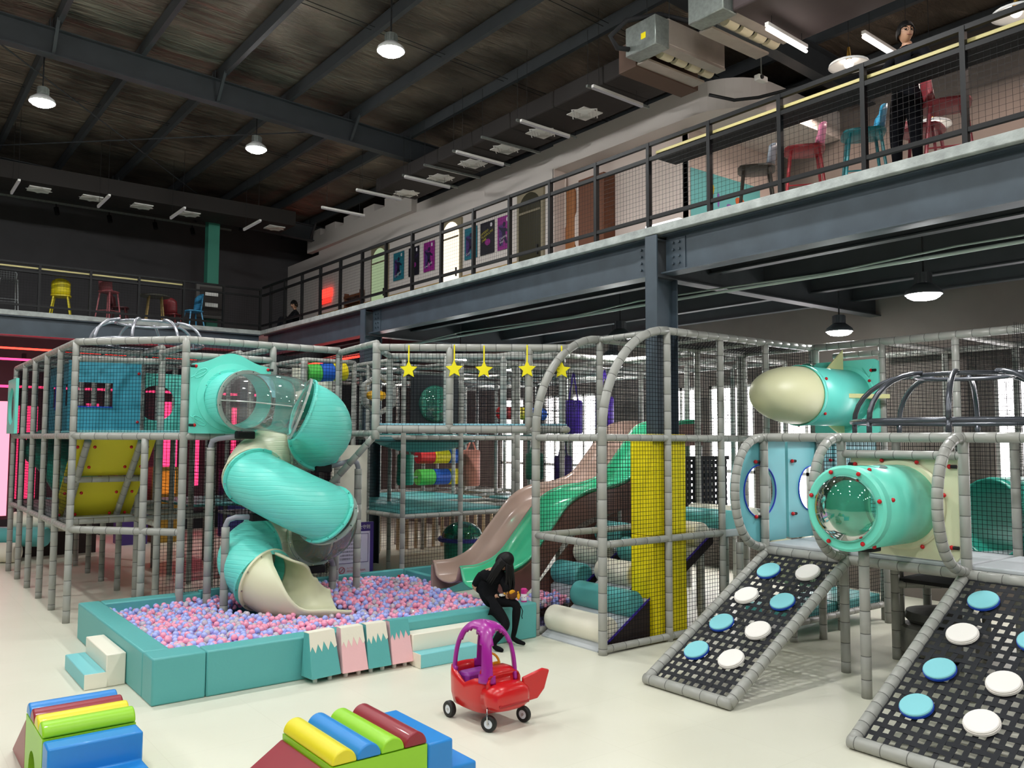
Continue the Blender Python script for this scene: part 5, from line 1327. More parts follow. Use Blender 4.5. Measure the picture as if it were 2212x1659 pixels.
# ------------------------------------------------------------------ rocket tube at the back
RK = thing('rocket_tube', (10.5, 6.68, 2.6), 'aqua rocket tube with long cream nose cone and fins', 'play tube')
cy, cz, R = 6.68, 3.12, .4
rkm = mat('aqua_rocket', '#70dfd2', .34)
MB().lathe([(R, 0), (R, 1.2)], (10.1, cy, cz), (1, 0, 0), 36).build('tube_body', rkm, RK, smooth=True, solid=.012)
MB().lathe([(R+.012, 0), (R+.012, .06)], (10.08, cy, cz), (1, 0, 0), 36).build('joint_ring', rkm, RK, smooth=True, solid=.012)
MB().lathe([(max(.001, R*.99*math.sin(a)**.8), -.92*math.cos(a)) for a in [i*PI/2/14 for i in range(15)]], (10.1, cy, cz), (1, 0, 0), 36).build('nose_cone', mat('cream_nose', '#cfcfa8', .42), RK, smooth=True)
fin = mat('fin_cream', '#dedca0', .4)
MB().ext([(10.75, cy-.012, cz+R-.02), (11.2, cy-.012, cz+R-.02), (11.2, cy-.012, cz+R+.3)], (0, .024, 0)).build('fin', fin, RK, bevel=.006)
MB().ext([(10.6, cy-R+.03, cz-.03), (11.2, cy-R+.03, cz-.03), (11.2, cy-R-.3, cz-.03)], (0, 0, .06)).build('fin', fin, RK, bevel=.006)
MB().ext([(10.75, cy-.012, cz-R+.02), (11.2, cy-.012, cz-R+.02), (11.2, cy-.012, cz-R-.18)], (0, .024, 0)).build('fin', fin, RK, bevel=.006)
MB().sphere((10.45, cy+.1, cz+R-.02), .14, 16, 10, sc=(1, .8, .6)).build('bubble_window', bub, RK, smooth=True)
rp = holed(RK, 'mounting_panel', (11.28, 6.68, 3.13), (0, -1, 0), (0, 0, 1), rect(1.0, 1.06), .36, .05, aqua, 72)
MB().lathe([(R, 0), (R+.06, 0), (R+.05, .02), (R, .02)], (11.25, cy, cz), (-1, 0, 0), 36).build('collar_ring', aqua, rp, smooth='auto')
for a in (.5, 1.5, 2.6, 3.8, 4.9, 5.8):
    d = Vector((0, math.cos(a), math.sin(a))); MB().sphere(Vector((10.2, cy, cz))+d*(R+.015), .022, 8, 5).build('red_bolt', redk, RK, smooth=True); MB().sphere(Vector((11.23, cy, cz))+d*.45, .022, 8, 5).build('red_bolt', redk, rp, smooth=True)
for z in (2.75, 3.5): knob(rp, (11.24, 6.26, z), (0, 1, 0))
MB().ext([(11.245, 6.4, 3.55), (11.245, 6.25, 3.55), (11.245, 6.3, 3.4)], (-.01, 0, 0)).build('relief', aqua, rp)

# ------------------------------------------------------------------ dark pipe dome over the platform
dome2 = thing('pipe_dome', (9.85, 4.4, 2.7), 'large dark grey pipe dome over the porthole platform', 'dome')
dk = mat('dark_pipe', '#55585f', .25, .5)
dome_parts(dome2, (9.85, 4.4, 2.72), 1.18, .52, .52, 8, dk, .03, .14)

# ------------------------------------------------------------------ padded pouf and low netted bed beneath
PB = thing('padded_base', (10.1, 5.0, 0), 'worn grey padded round base with pipe legs under the platform', 'base')
gv = mat('worn_grey_vinyl', '#77766f', .5, noise=.2, nscale=6, bump=.2, bscale=12)
MB().lathe([(.001, .06), (.42, .06), (.47, .1), (.48, .3), (.44, .36), (.30, .4), (.001, .41)], (10.0, 4.8, 0), n=28).build('cushion', gv, PB, smooth='auto')
MB().lathe([(.001, .41), (.36, .41), (.4, .45), (.38, .53), (.2, .57), (.001, .58)], (10.02, 4.8, 0), n=24).build('cushion_top', mat('dark_grey_vinyl', '#4b4b48', .45, bump=.3, bscale=9), PB, smooth='auto')
MB().cyl((10.0, 4.8, 0), (10.0, 4.8, .06), .3, 16).build('plinth', blackm, PB)
for (x, y) in ((9.55, 5.1), (10.35, 4.45), (10.4, 5.15)): post(PB, x, y, 0, 1.2)
railp(PB, (9.55, 5.1, .85), (10.4, 5.15, .85)); railp(PB, (9.55, 5.1, .85), (10.35, 4.45, .85))
MB().box((9.6, 4.5, .88), (10.5, 5.1, .92)).build('shelf', blackm, PB)
LB = thing('netted_bed', (10.4, 6.5, 0), 'low netted teal mat frame under the platform', 'play frame')
for x in (9.32, 10.4, 11.5):
    for y in (6.3, 7.1): post(LB, x, y, 0, 1.15)
for y in (6.3, 7.1): railp(LB, (9.32, y, .22), (11.5, y, .22))
for x in (9.32, 11.5): railp(LB, (x, 6.3, .22), (x, 7.1, .22))
pad(LB, (9.36, 6.34, .24), (10.36, 7.06, .36), teal); pad(LB, (10.42, 6.34, .24), (11.46, 7.06, .36), teal)
netp(LB, (9.34, 6.28, .25), (2.14, 0, 0), (0, 0, .9)); 
tag(MB().tube([(9.9, 6.9, .9), (10.4, 6.8, .8), (10.9, 6.9, .95)], .3, 16).build('cream_bolster', cream, smooth=True), 'cream bolster lying over the netted teal mat', 'bolster')
# ------------------------------------------------------------------ deep play frame behind the pit and under the mezzanine
def grid(name, loc, label, XS, YS, ZS_, top, skip=(), xnets=(), ynets=(), r=.042):
    t = thing(name, loc, label, 'play structure')
    for x in XS:
        for y in YS:
            if (x, y) in skip: continue
            MB().foam([(x, y, 0), (x, y, top)], r, 8, .23, x+y).build('post', [foam, tie], t, smooth=True)
    for z in ZS_:
        for y in YS: MB().foam([(XS[0], y, z), (XS[-1], y, z)], r*.95, 8, .23, y).build('rail', [foam, tie], t, smooth=True)
        for x in XS: MB().foam([(x, YS[0], z), (x, YS[-1], z)], r*.95, 8, .23, x).build('rail', [foam, tie], t, smooth=True)
    for (y, x0, x1, z0, z1) in ynets: netp(t, (x0, y, z0), (x1-x0, 0, 0), (0, 0, z1-z0), .055, .0026)
    for (x, y0, y1, z0, z1) in xnets: netp(t, (x, y0, z0), (0, y1-y0, 0), (0, 0, z1-z0), .055, .0026)
    return t
G1 = grid('deep_play_frame', (9, 15, 0), 'deep netted pipe frame with teal decks behind the ball pit', [6.88, 7.99, 9.11, 10.25, 11.4, 12.6], [11.75, 12.95, 14.15, 15.35, 16.6, 17.8], (1.27, 2.53, 3.8), 3.8,
          skip=[(9.11, 12.95), (9.11, 14.15), (10.25, 12.95), (10.25, 14.15), (9.11, 15.35), (7.99, 12.95)],
          xnets=[(6.88, 11.75, 17.8, 1.27, 3.8), (10.25, 11.75, 17.8, 2.53, 3.8), (12.6, 11.75, 17.8, 0.1, 3.8)],
          ynets=[(11.75, 6.88, 12.6, .48, 3.8), (14.15, 6.88, 12.6, 2.53, 3.8), (16.6, 6.88, 12.6, 0.1, 3.8)])
for (a, b, c, d, z, m) in ((6.9, 9.05, 12.0, 14.1, 1.28, teal), (6.9, 10.2, 14.2, 16.5, 1.28, teal), (9.2, 12.5, 14.2, 16.5, 1.0, creamv), (6.9, 9.05, 12.97, 15.3, 2.55, teal), (10.3, 12.5, 11.8, 14.1, 2.55, teal), (10.3, 12.5, 14.2, 17.7, 2.55, mat('sky_vinyl', '#8fcbdc', .5)), (10.3, 12.5, 11.8, 14.1, 1.3, teal)):
    pad(G1, (a, c, z), (b, d, z+.05), m)
# pale picket rows under the far deck
m = MB(); 
for i in range(24): MB().cyl((6.9+i*.24, 16.9, 0), (6.9+i*.24, 16.9, 1.25), .04, 8).build('picket', mat('warm_cream_foam', '#cdbb9c', .6), G1)
G2 = grid('deep_play_frame', (5.2, 15, 0), 'inner netted pipe frame between the tower and the star bridge', [5.72, 6.6], [12.95, 14.15, 15.35, 16.6, 17.8], (1.27, 2.53, 3.8), 3.8,
          ynets=[(14.1, 4.6, 6.88, 0.1, 3.8), (12.95, 4.6, 6.88, .1, 2.5)], xnets=[(5.72, 12.95, 17.8, 1.27, 3.8)])
for (a, b, c, d, z, m_) in ((4.65, 6.85, 13, 14.1, 2.55, teal2), (4.65, 6.85, 15.4, 17.7, 1.28, teal), (4.7, 6.8, 13.0, 14.0, 1.28, greyv)): pad(G2, (a, c, z), (b, d, z+.05), m_)
MB().box((5.95, 14.0, 2.65), (6.7, 14.05, 3.75)).build('cream_wall_panel', creamv, G2); MB().box((6.2, 12.9, .9), (6.85, 12.95, 2.4)).build('cream_wall_panel', creamv, G2)
G3 = grid('deep_play_frame', (10.5, 10, 0), 'netted pipe frame around the top of the wave slide', [11.34, 12.6], [8.6, 9.7, 10.8, 11.7], (1.27, 2.53, 3.85), 3.85,
          xnets=[(12.6, 8.6, 11.7, .1, 3.85)], ynets=[(11.7, 9.16, 12.6, 2.6, 3.85)])
for (x, y) in ((9.16, 11.7), (10.2, 11.7), (10.2, 9.1)): post(G3, x, y, 0 if y > 11 else 2.6, 3.85)
railp(G3, (8.1, 11.7, 3.85), (11.34, 11.7, 3.85)); railp(G3, (8.1, 10.1, 3.85), (11.34, 10.1, 3.85)); railp(G3, (8.1, 8.5, 3.85), (8.1, 11.7, 3.85)); railp(G3, (10.2, 8.5, 3.85), (10.2, 11.7, 3.85))
pad(G3, (11.1, 8.65, 2.48), (12.55, 11.65, 2.56), teal)
# hanging punch bags
def bag(x, y, ztop, zb, col, label, hang):
    t = thing('punch_bag', (x, y, zb), label, 'punch bag', 'hanging punch bags')
    m = mat('bag_'+col[1:], col, .5)
    MB().lathe([(.001, 0), (.15, 0), (.17, .03), (.17, ztop-zb-.03), (.15, ztop-zb), (.001, ztop-zb)], (x, y, zb), n=18).build('bag_body', m, t, smooth='auto')
    for sx in (-1, 1): MB().bar((x+sx*.12, y, ztop-.03), (x, y, hang), .035, .008, up=(0, 1, 0)).build('strap', m, t)
bag(10.66, 11.9, 3.25, 2.62, '#4b2aa8', 'violet punch bag on the upper level by the bright window', 3.8)
bag(10.9, 11.3, 3.3, 2.7, '#5a2fc0', 'second violet punch bag, nearer the grey arch', 3.8)
bag(10.66, 12.2, 2.2, 1.55, '#331a66', 'dark purple punch bag hanging below the deck', 2.53)
bag(11.3, 12.0, 2.25, 1.7, '#b59a1c', 'mustard yellow punch bag hanging below the deck', 2.53)
bag(10.2, 12.5, 2.25, 1.75, '#1f6a52', 'dark green punch bag hanging below the deck', 2.53)
bag(8.6, 14.6, 2.2, 1.6, '#2f9f84', 'sea green punch bag left of the dark green one', 2.53)
bag(9.5, 13.6, 2.3, 1.6, '#d98f7c', 'salmon punch bag below the deck', 2.53)
# coloured spinning rollers
RB = {'g': mat('roll_green', '#4fb54a', .4), 'b': mat('roll_blue', '#1f58b8', .4), 'y': mat('roll_yellow', '#e8d21c', .4), 'r': mat('roll_red', '#c02626', .4)}
def spin(a, b, cols, r, label):
    a = Vector(a); b = Vector(b); t = thing('spin_roller', tuple((a+b)/2), label, 'roller', 'coloured spin rollers')
    n = len(cols)
    for i, c in enumerate(cols): MB().cyl(a.lerp(b, i/n+.004), a.lerp(b, (i+1)/n-.004), r, 16).build('roller_band', RB[c], t, bevel=.012)
    MB().cyl(a+(a-b)*.1, b+(b-a)*.1, .02, 8).build('axle', galv, t)
spin((5.75, 12.98, 3.58), (6.45, 12.98, 3.64), 'gby', .15, 'green, blue and yellow roller high beside the clear slide tube')
spin((9.85, 16.2, 2.12), (11.05, 16.2, 2.12), 'ryb', .16, 'red, yellow and blue roller below the round hammock')
spin((9.85, 16.2, 1.66), (11.05, 16.2, 1.66), 'gby', .18, 'green, blue and yellow roller above the teal deck')
spin((10.4, 13.9, 3.05), (11.6, 13.9, 3.05), 'ryb', .13, 'red, yellow and blue roller on the upper level under the stars')
# round teal hammock
t = thing('round_hammock', (7.4, 11.9, 2.3), 'sagging round teal hammock slung below the star bridge rail', 'hammock')
vs = []; 
for r, h in ((1.0, 0), (.8, -.09), (.5, -.17), (.2, -.2), (.01, -.205)):
    for k in range(32): vs.append((7.65+.95*r*math.cos(k*PI/16), 12.4+.6*r*math.sin(k*PI/16), 2.5+h))
MB().add(vs, [(i*32+k, i*32+(k+1) % 32, (i+1)*32+(k+1) % 32, (i+1)*32+k) for i in range(4) for k in range(32)]).build('sling', teal, t, smooth=True, solid=.03)
MB().tube([(7.65+.95*math.cos(k*PI/16), 12.4+.6*math.sin(k*PI/16), 2.5) for k in range(32)], .045, 8, closed=True).build('rim', mat('dark_teal_rim', '#2f5f60', .5), t, smooth=True)
# bubble window and yellow spinner in hexagon frame
t = thing('bubble_window', (7.15, 11.7, 2.9), 'clear bubble window in a dark square panel behind the stars', 'window panel')
holed(t, 'dark_panel', (7.43, 11.7, 3.08), (1, 0, 0), (0, 0, 1), rect(.9, .95), .3, .03, mat('dark_panel', '#23272c', .3), 56)
MB().lathe([(.31*math.cos(a), .22*math.sin(a)) for a in [i*PI/2/8 for i in range(9)]], (7.43, 11.69, 3.08), (0, -1, 0), 32).build('bubble', bub, t, smooth=True)
t = thing('yellow_spinner', (6.4, 11.62, 3.2), 'yellow ratchet toy inside a hexagon of grey pipe', 'toy')
pipe(t, [(6.4+.3*math.cos(PI/6+k*PI/3), 11.7, 3.2+.3*math.sin(PI/6+k*PI/3)) for k in range(7)], 'hexagon_pipe', .04)
MB().lathe([(.02, -.2), (.05, -.18), (.06, -.08), (.14, -.05), (.16, 0), (.14, .05), (.06, .08), (.05, .15), (.02, .17)], (6.33, 11.66, 3.18), (0, 0, 1), 12).build('spinner_body', mat('toy_yellow', '#d9a21c', .4), t)
# black webbing wall behind the yellow pad
t = thing('webbing_wall', (10.2, 8.56, 1.4), 'black webbing wall with light showing through behind the yellow pad', 'net wall')
for i in range(13): x = 9.7+i*.095; MB().box((x, 8.53, 1.36), (x+.055, 8.54, 2.2)).build('strap', strapm, t)
for i in range(9): z = 1.37+i*.095; MB().box((9.68, 8.542, z), (10.92, 8.55, z+.055)).build('strap', strapm, t)
MB().box((9.65, 8.52, 2.2), (10.95, 8.56, 2.26)).build('top_band', blackm, t)
# green play tunnel at the right
t = thing('green_tunnel', (11.6, 4.3, 1.3), 'sea green ribbed tunnel behind the net near the picture edge', 'tunnel')
MB().lathe([(.45+.015*(i % 2), i*.09) for i in range(18)], (10.3, 4.35, 1.62), (1, -.35, 0), 28).build('tunnel_shell', mat('sea_green_plastic', '#2c9a86', .35), t, smooth=True, solid=.02)
pad(t, (9.85, 2.6, 1.12), (13.1, 5.0, 1.22), greyv)
# toy table
t = thing('water_table', (9.35, 15.3, 0), 'round sea green play table with toys under a clear dome', 'table')
MB().lathe([(.001, 0), (.34, 0), (.36, .55), (.001, .55)], (9.3, 13.6, 0), n=24).build('table_drum', mat('drum_green', '#2a8f78', .4), t, smooth='auto')
MB().lathe([(.001, .55), (.46, .55), (.48, .6), (.46, .62), (.001, .6)], (9.3, 13.6, 0), n=24).build('tray', mat('tray_violet', '#3c3a9a', .4), t, smooth='auto')
MB().lathe([(.4*math.cos(a), .62+.3*math.sin(a)) for a in [i*PI/2/6 for i in range(7)]], (9.3, 13.6, 0), n=24).build('dome', bub, t, smooth=True)
for i in range(10):
    a = i*.63; MB().box((9.3+.3*math.cos(a)-.04, 13.6+.3*math.sin(a)-.04, .61), (9.3+.3*math.cos(a)+.04, 13.6+.3*math.sin(a)+.04, .68)).build('toy_piece', (RB['r'], RB['y'], white)[i % 3], t)
for i, (x, y) in enumerate(((10.0, 13.3), (10.15, 13.25), (10.9, 12.6), (9.8, 12.9))):
    tag(MB().sphere((x, y, .035), .035, 10, 6).build('loose_ball', mat('violet_ball', '#4a2f8f', .4), smooth=True), 'small violet ball lying on the pale floor, %s' % ('beside the water table', 'second beside the water table', 'near the brown slide', 'in front of the water table')[i], 'ball', 'loose violet balls')
# information board
t = thing('notice_board', (6.2, 12.0, 0), 'lilac safety notice board with violet border behind the pit', 'sign')
lil = mat('board_lilac', '#cfc8dc', .5); vio = mat('board_violet', '#3a2470', .5); txt = mat('board_text', '#3a3a52', .6); rdt = mat('board_red', '#b0384a', .6)
y = 12.0
MB().box((5.85, y, .0), (6.5, y+.02, 1.2)).build('board', lil, t)
MB().box((5.85, y-.006, 1.06), (6.5, y, 1.2)).build('header', vio, t); MB().box((6.44, y-.006, 0), (6.5, y, 1.06)).build('border', vio, t)
text(t, '游玩安全守则', (6.02, y-.009, 1.1), (1, 0, 0), (0, 0, 1), .07, white)
m = MB()
for a, b in (((5.9, .58), (6.41, .585)), ((5.9, 1.02), (6.41, 1.025)), ((5.9, .58), (5.905, 1.025)), ((6.405, .58), (6.41, 1.025))): m.box((a[0], y-.008, a[1]), (b[0], y-.002, b[1]))
m.build('frame_line', vio, t)
for i, s in enumerate(('1.请在家长陪同下游玩;', '2.请穿防滑袜进入场地;', '3.请勿携带食物饮料;', '4.请勿推挤追逐打闹;', '5.请勿攀爬网架护栏;', '6.请勿携带尖锐物品;', '7.请看管好儿童及物品。')):
    text(t, s, (5.93, y-.009, .965-.055*i), (1, 0, 0), (0, 0, 1), .036, txt)
MB().lathe([(.045, -.003), (.052, -.003), (.052, .003), (.045, .003)], (5.96, y-.006, .48), (0, -1, 0), 24, closed=True).build('prohibition_ring', rdt, t)
MB().bar((5.93, y-.006, .45), (5.99, y-.006, .51), .006, .01, up=(0, 1, 0)).build('prohibition_bar', rdt, t)
text(t, '为了您的安全,', (6.04, y-.009, .49), (1, 0, 0), (0, 0, 1), .036, rdt); text(t, '请勿在场内吸烟奔跑。', (6.04, y-.009, .445), (1, 0, 0), (0, 0, 1), .036, rdt)
# aqua teal round badge on the board
MB().ext([(5.95+.09*math.cos(a), y-.012, 1.09+.09*math.sin(a)) for a in [i*PI/10 for i in range(20)]], (0, .004, 0)).build('badge', mat('badge_blue', '#5aa0c8', .5), t)
# ------------------------------------------------------------------ red-lit arcade at the far end
redl = emit('pink_led', '#ff3f72', 3.2); redw = emit('hot_pink_white', '#ff96ac', 1.8)
AR = thing('led_light_wall', (4, 24, 0), 'glowing pink LED light wall of the arcade under the far mezzanine', 'light wall')
for (x0, x1, z0, z1, m_) in ((1.6, 2.9, .6, 3.4, redw), (2.95, 3.5, 1.0, 3.3, redl), (4.6, 4.9, 1.2, 3.4, redl), (6.5, 7.1, 1.2, 3.5, redl), (7.3, 7.5, 1.2, 3.5, redl), (8.4, 8.9, 1.6, 3.4, redl), (9.3, 9.45, 1.0, 3.2, redl)):
    MB().box((x0, 24.0, z0), (x1, 24.05, z1)).build('led_panel', m_, AR)
MB().bar((-2, 23.6, 3.75), (9, 23.6, 3.75), .06, .06).build('led_strip', redl, AR); MB().bar((-2, 22.8, 4.35), (6, 22.8, 4.35), .05, .05).build('led_strip', redl, AR)
MB().bar((8.75, 15.7, 4.35), (8.75, 20.6, 4.35), .04, .04).build('led_strip', emit('red_led', '#ff2a20', 9), AR); MB().bar((0, 21.6, 4.5), (7.5, 21.6, 4.5), .04, .04).build('led_strip', MATS['red_led'], AR)
for i in range(9): MB().box((1.2+i*.95, 23.9, 0), (1.28+i*.95, 24.1, 4.6)).build('frame_post', blackm, AR)
MB().box((.5, 24.1, 0), (10, 24.2, .5)).build('plinth', blackm, AR)
for i, (x, h, c) in enumerate(((5.2, 1.7, '#3c2a6b'), (5.95, 1.8, '#8a6a1c'), (7.7, 1.7, '#2a2f6b'), (8.9, 1.6, '#8f2740'))):
    t = thing('arcade_cabinet', (x, 21.6, 0), '%s arcade cabinet glimpsed through the dark nets' % ('violet', 'amber', 'navy', 'crimson')[i], 'arcade machine', 'arcade cabinets')
    MB().ext([(x-.3, 21.3, 0), (x-.3, 22.0, 0), (x-.3, 22.0, h), (x-.3, 21.6, h), (x-.3, 21.55, 1.1), (x-.3, 21.25, .95)], (.6, 0, 0)).build('cabinet_body', mat('cab_'+c[1:], c, .4), t)
    MB().add([(x-.24, 21.54, 1.15), (x+.24, 21.54, 1.15), (x+.24, 21.59, h-.1), (x-.24, 21.59, h-.1)], [(0, 1, 2, 3)]).build('screen', emit('screen_%d' % i, ('#ffcf4a', '#ff9a3a', '#ff5a7a', '#ffe08a')[i], .9), t)
RC4 = thing('foam_roll_ramp', (1.9, 19.8, 0), 'cream and teal foam rolls piled by the far left legs', 'foam ramp')
for i in range(4): MB().cyl((1.6+.5*i, 20.4, .2+.28*i), (2.6+.5*i, 19.6, .2+.28*i), .2, 16).build('foam_roller', (creamv, teal)[i % 2], RC4, bevel=.03)
MB().ext([(1.4, 20.6, 0), (4.2, 20.6, 0), (4.2, 20.6, 1.3)], (0, -.2, 0)).build('side_panel', blk, RC4)
# ------------------------------------------------------------------ people
skin = mat('skin', '#bb8e73', .5); hairm = mat('black_hair', '#060506', .5, spec=.25); blackc = mat('black_clothes', '#0a0b0f', .9, spec=.2, bump=.2, bscale=90); blacks = mat('black_sock', '#0d0d10', .9); navy = mat('navy_jacket', '#0c0d14', .9, spec=.2)
def skin_body(name, joints, edges, parent, matfn, mats, root=0, sub=2):
    """joints: list of (x,y,z,r); grown with a Skin modifier, evaluated, and given materials by matfn(point)"""
    me = bpy.data.meshes.new(name); off = Vector(parent['_w'])
    me.from_pydata([(j[0]-off.x, j[1]-off.y, j[2]-off.z) for j in joints], edges, [])
    o = bpy.data.objects.new(name, me); COL.objects.link(o)
    md = o.modifiers.new('skin', 'SKIN'); md.use_smooth_shade = True
    o.modifiers.new('sub', 'SUBSURF').levels = sub
    for i, j in enumerate(joints):
        v = me.skin_vertices[0].data[i]; r = j[3]; v.radius = r if isinstance(r, tuple) else (r, r); v.use_root = (i == root)
    bpy.context.view_layer.update()
    dg = bpy.context.evaluated_depsgraph_get()
    m2 = bpy.data.meshes.new_from_object(o.evaluated_get(dg))
    bpy.data.objects.remove(o)
    m2.materials.clear()
    for m in mats: m2.materials.append(m)
    for p in m2.polygons:
        p.material_index = matfn(p.center+off); p.use_smooth = True
    n = bpy.data.objects.new(name, m2); COL.objects.link(n); n.parent = parent; n['_w'] = list(off)
    return n
def head(parent, c, fwd, up=(0, 0, 1), s=1.0, nm='head'):
    """sculpted head: eyes at half height, nose, mouth, ears"""
    c = Vector(c); f = Vector(fwd).normalized(); u = Vector(up).normalized(); r = f.cross(u).normalized(); u = r.cross(f)
    N, Mm = 36, 28; vs = []; idx = []
    for i in range(Mm+1):
        t = PI*i/Mm
        for k in range(N):
            a = 2*PI*k/N; x, y, z = math.sin(t)*math.sin(a), math.sin(t)*math.cos(a), math.cos(t)     # x right, y forward
            px, py, pz = .074*x, .092*y, .115*z
            if z < -.1: q = min(1, (-.1-z)/.9); px *= 1-.34*q; py *= 1-.12*q; py += .012*q*max(0, y)
            if y > .3:
                g = math.exp(-((x/.16)**2+((z+.12)/.2)**2)); py += .02*g                       # nose
                g2 = math.exp(-((x/.13)**2+((z+.22)/.09)**2)); py += .008*g2
                for sx in (-.38, .38): py -= .010*math.exp(-(((x-sx)/.2)**2+((z-.02)/.13)**2))   # sockets
                py += .006*math.exp(-((x/.34)**2+((z+.5)/.1)**2))                                # lips
                py -= .004*math.exp(-((x/.3)**2+((z+.5)/.03)**2))
            for sx in (-1, 1): px += sx*.02*math.exp(-(((x-sx*.97)/.14)**2+((y+.08)/.22)**2+((z+.05)/.24)**2))
            vs.append(c+(r*px+f*py+u*pz)*s)
    fs = [(i*N+k, (i+1)*N+k, (i+1)*N+(k+1) % N, i*N+(k+1) % N) for i in range(Mm) for k in range(N)]
    h = MB().add(vs, fs).build(nm, skin, parent, smooth=True)
    for sx in (-1, 1):
        MB().sphere(c+(r*sx*.029+f*.078+u*.002)*s, .011*s, 10, 6).build('eye', mat('eye_dark', '#1a1210', .2), h, smooth=True)
        MB().tube([c+(r*sx*x+f*(.086-.25*abs(x-.03)**1.2)+u*(.026+.004*math.sin((x-.012)*70)))*s for x in (.012, .02, .03, .04, .048)], .0035*s, 6).build('eyebrow', hairm, h)
    MB().tube([c+(r*x+f*(.089-2.2*x*x)-u*.058)*s for x in (-.024, -.012, 0, .012, .024)], .0045*s, 6).build('mouth', mat('lips', '#a8655a', .5), h, smooth=True)
    return h, r, f, u
def hair_cap(parent, c, r, f, u, s, length=.06, m=None, fringe=.05):
    vs = []; N, Mm = 32, 16
    for i in range(Mm+1):
        for k in range(N):
            a = 2*PI*k/N; y = math.cos(a)
            tm = PI*(.36+.22*(1-y)/2+length) if y > .45 else PI*(.52+.12*(1-y)/2+length)
            t = tm*i/Mm
            w = 1.0+.02*math.sin(9*a)
            vs.append(c+(r*.084*w*math.sin(t)*math.sin(a)+f*(.101*w*math.sin(t)*y-.004)+u*(.125*math.cos(t)+.003))*s)
    return MB().add(vs, [(i*N+k, (i+1)*N+k, (i+1)*N+(k+1) % N, i*N+(k+1) % N) for i in range(Mm) for k in range(N)]).build('hair', m or hairm, parent, smooth=True, solid=.012)
def hand(parent, w, d, n, s=1.0, curl=.6):
    """five fingers on a palm at wrist w, pointing along d, back of hand along n"""
    w = Vector(w); d = Vector(d).normalized(); n = (Vector(n)-d*Vector(n).dot(d)).normalized(); r = d.cross(n)
    h = MB(); P = w+d*.045*s
    h.tube([w-d*.01, w+d*.02*s, w+d*.05*s, w+d*.085*s], [.024*s, .03*s, .036*s, .03*s], 10)
    for i, (o, L) in enumerate(((-.027, .065), (-.009, .076), (.009, .07), (.026, .056))):
        b = w+d*.08*s+r*o*s; k1 = b+d*L*.45*s-n*L*.12*s; k2 = k1+(d*math.cos(curl)-n*math.sin(curl))*L*.35*s; k3 = k2+(d*math.cos(curl*2)-n*math.sin(curl*2))*L*.3*s
        h.tube([b, k1, k2, k3], [.0095*s, .009*s, .008*s, .006*s], 8)
    b = w+d*.03*s-r*.03*s; h.tube([b, b-r*.022*s+d*.025*s-n*.01*s, b-r*.025*s+d*.055*s-n*.025*s], [.012*s, .01*s, .007*s], 8)
    return h.build('hand', skin, parent, smooth=True)

# --- woman in black seated on the pit wall, bent over a plush bag
W1 = thing('person', (6.2, 8.45, PH), 'person in black with long dark hair seated on the ball pit wall', 'person')
J = [(6.20, 8.53, .55, (.165, .14)),      # 0 pelvis
     (6.195, 8.52, .66, (.155, .125)),       # 1 waist
     (6.21, 8.47, .79, (.165, .125)),        # 2 chest
     (6.245, 8.42, .875, (.12, .1)),      # 3 upper chest
     (6.285, 8.375, .925, .042),            # 4 neck
     (6.30, 8.35, .955, .05),               # 5 skull base
     (6.115, 8.50, .84, .07), (6.06, 8.60, .71, .05), (6.15, 8.50, .60, .034), (6.2, 8.42, .60, .026),      # 6-9 left arm
     (6.31, 8.36, .82, .07), (6.29, 8.24, .70, .052), (6.29, 8.27, .645, .034), (6.315, 8.26, .62, .026),     # 10-13 right arm
     (6.17, 8.42, .52, .09), (6.2, 8.26, .40, .078), (6.215, 8.14, .30, .06), (6.14, 8.16, .19, .055), (6.06, 8.19, .085, .036), (6.065, 8.17, .04, .034), (6.085, 8.1, .03, .032), (6.1, 8.05, .02, .02),   # 14-21 leg
     (6.28, 8.43, .53, .09), (6.35, 8.31, .525, .078), (6.42, 8.2, .505, .06), (6.41, 8.2, .37, .055), (6.4, 8.215, .2, .036), (6.39, 8.24, .09, .034), (6.44, 8.19, .05, .032), (6.51, 8.14, .022, .02)]   # 22-29
E_ = [(0, 1), (1, 2), (2, 3), (3, 4), (4, 5), (3, 6), (6, 7), (7, 8), (8, 9), (3, 10), (10, 11), (11, 12), (12, 13), (0, 14), (14, 15), (15, 16), (16, 17), (17, 18), (18, 19), (19, 20), (20, 21), (0, 22), (22, 23), (23, 24), (24, 25), (25, 26), (26, 27), (27, 28), (28, 29)]
def wm(p):
    if p.z > .915: return 0
    if (p-Vector((6.05, 8.6, .68))).length < .055: return 0
    if (p-Vector((6.3, 8.26, .635))).length < .05: return 0
    if (p-Vector((6.4, 8.22, .175))).length < .026: return 0
    return 1
skin_body('body', J, E_, W1, wm, [skin, blackc])
hc = Vector((6.325, 8.325, 1.005)); hf = Vector((.35, -.55, -.62))
h, r_, f_, u_ = head(W1, hc, hf, (.25, -.35, .75), .95)
hair_cap(W1, hc, r_, f_, u_, 1.0, .12)
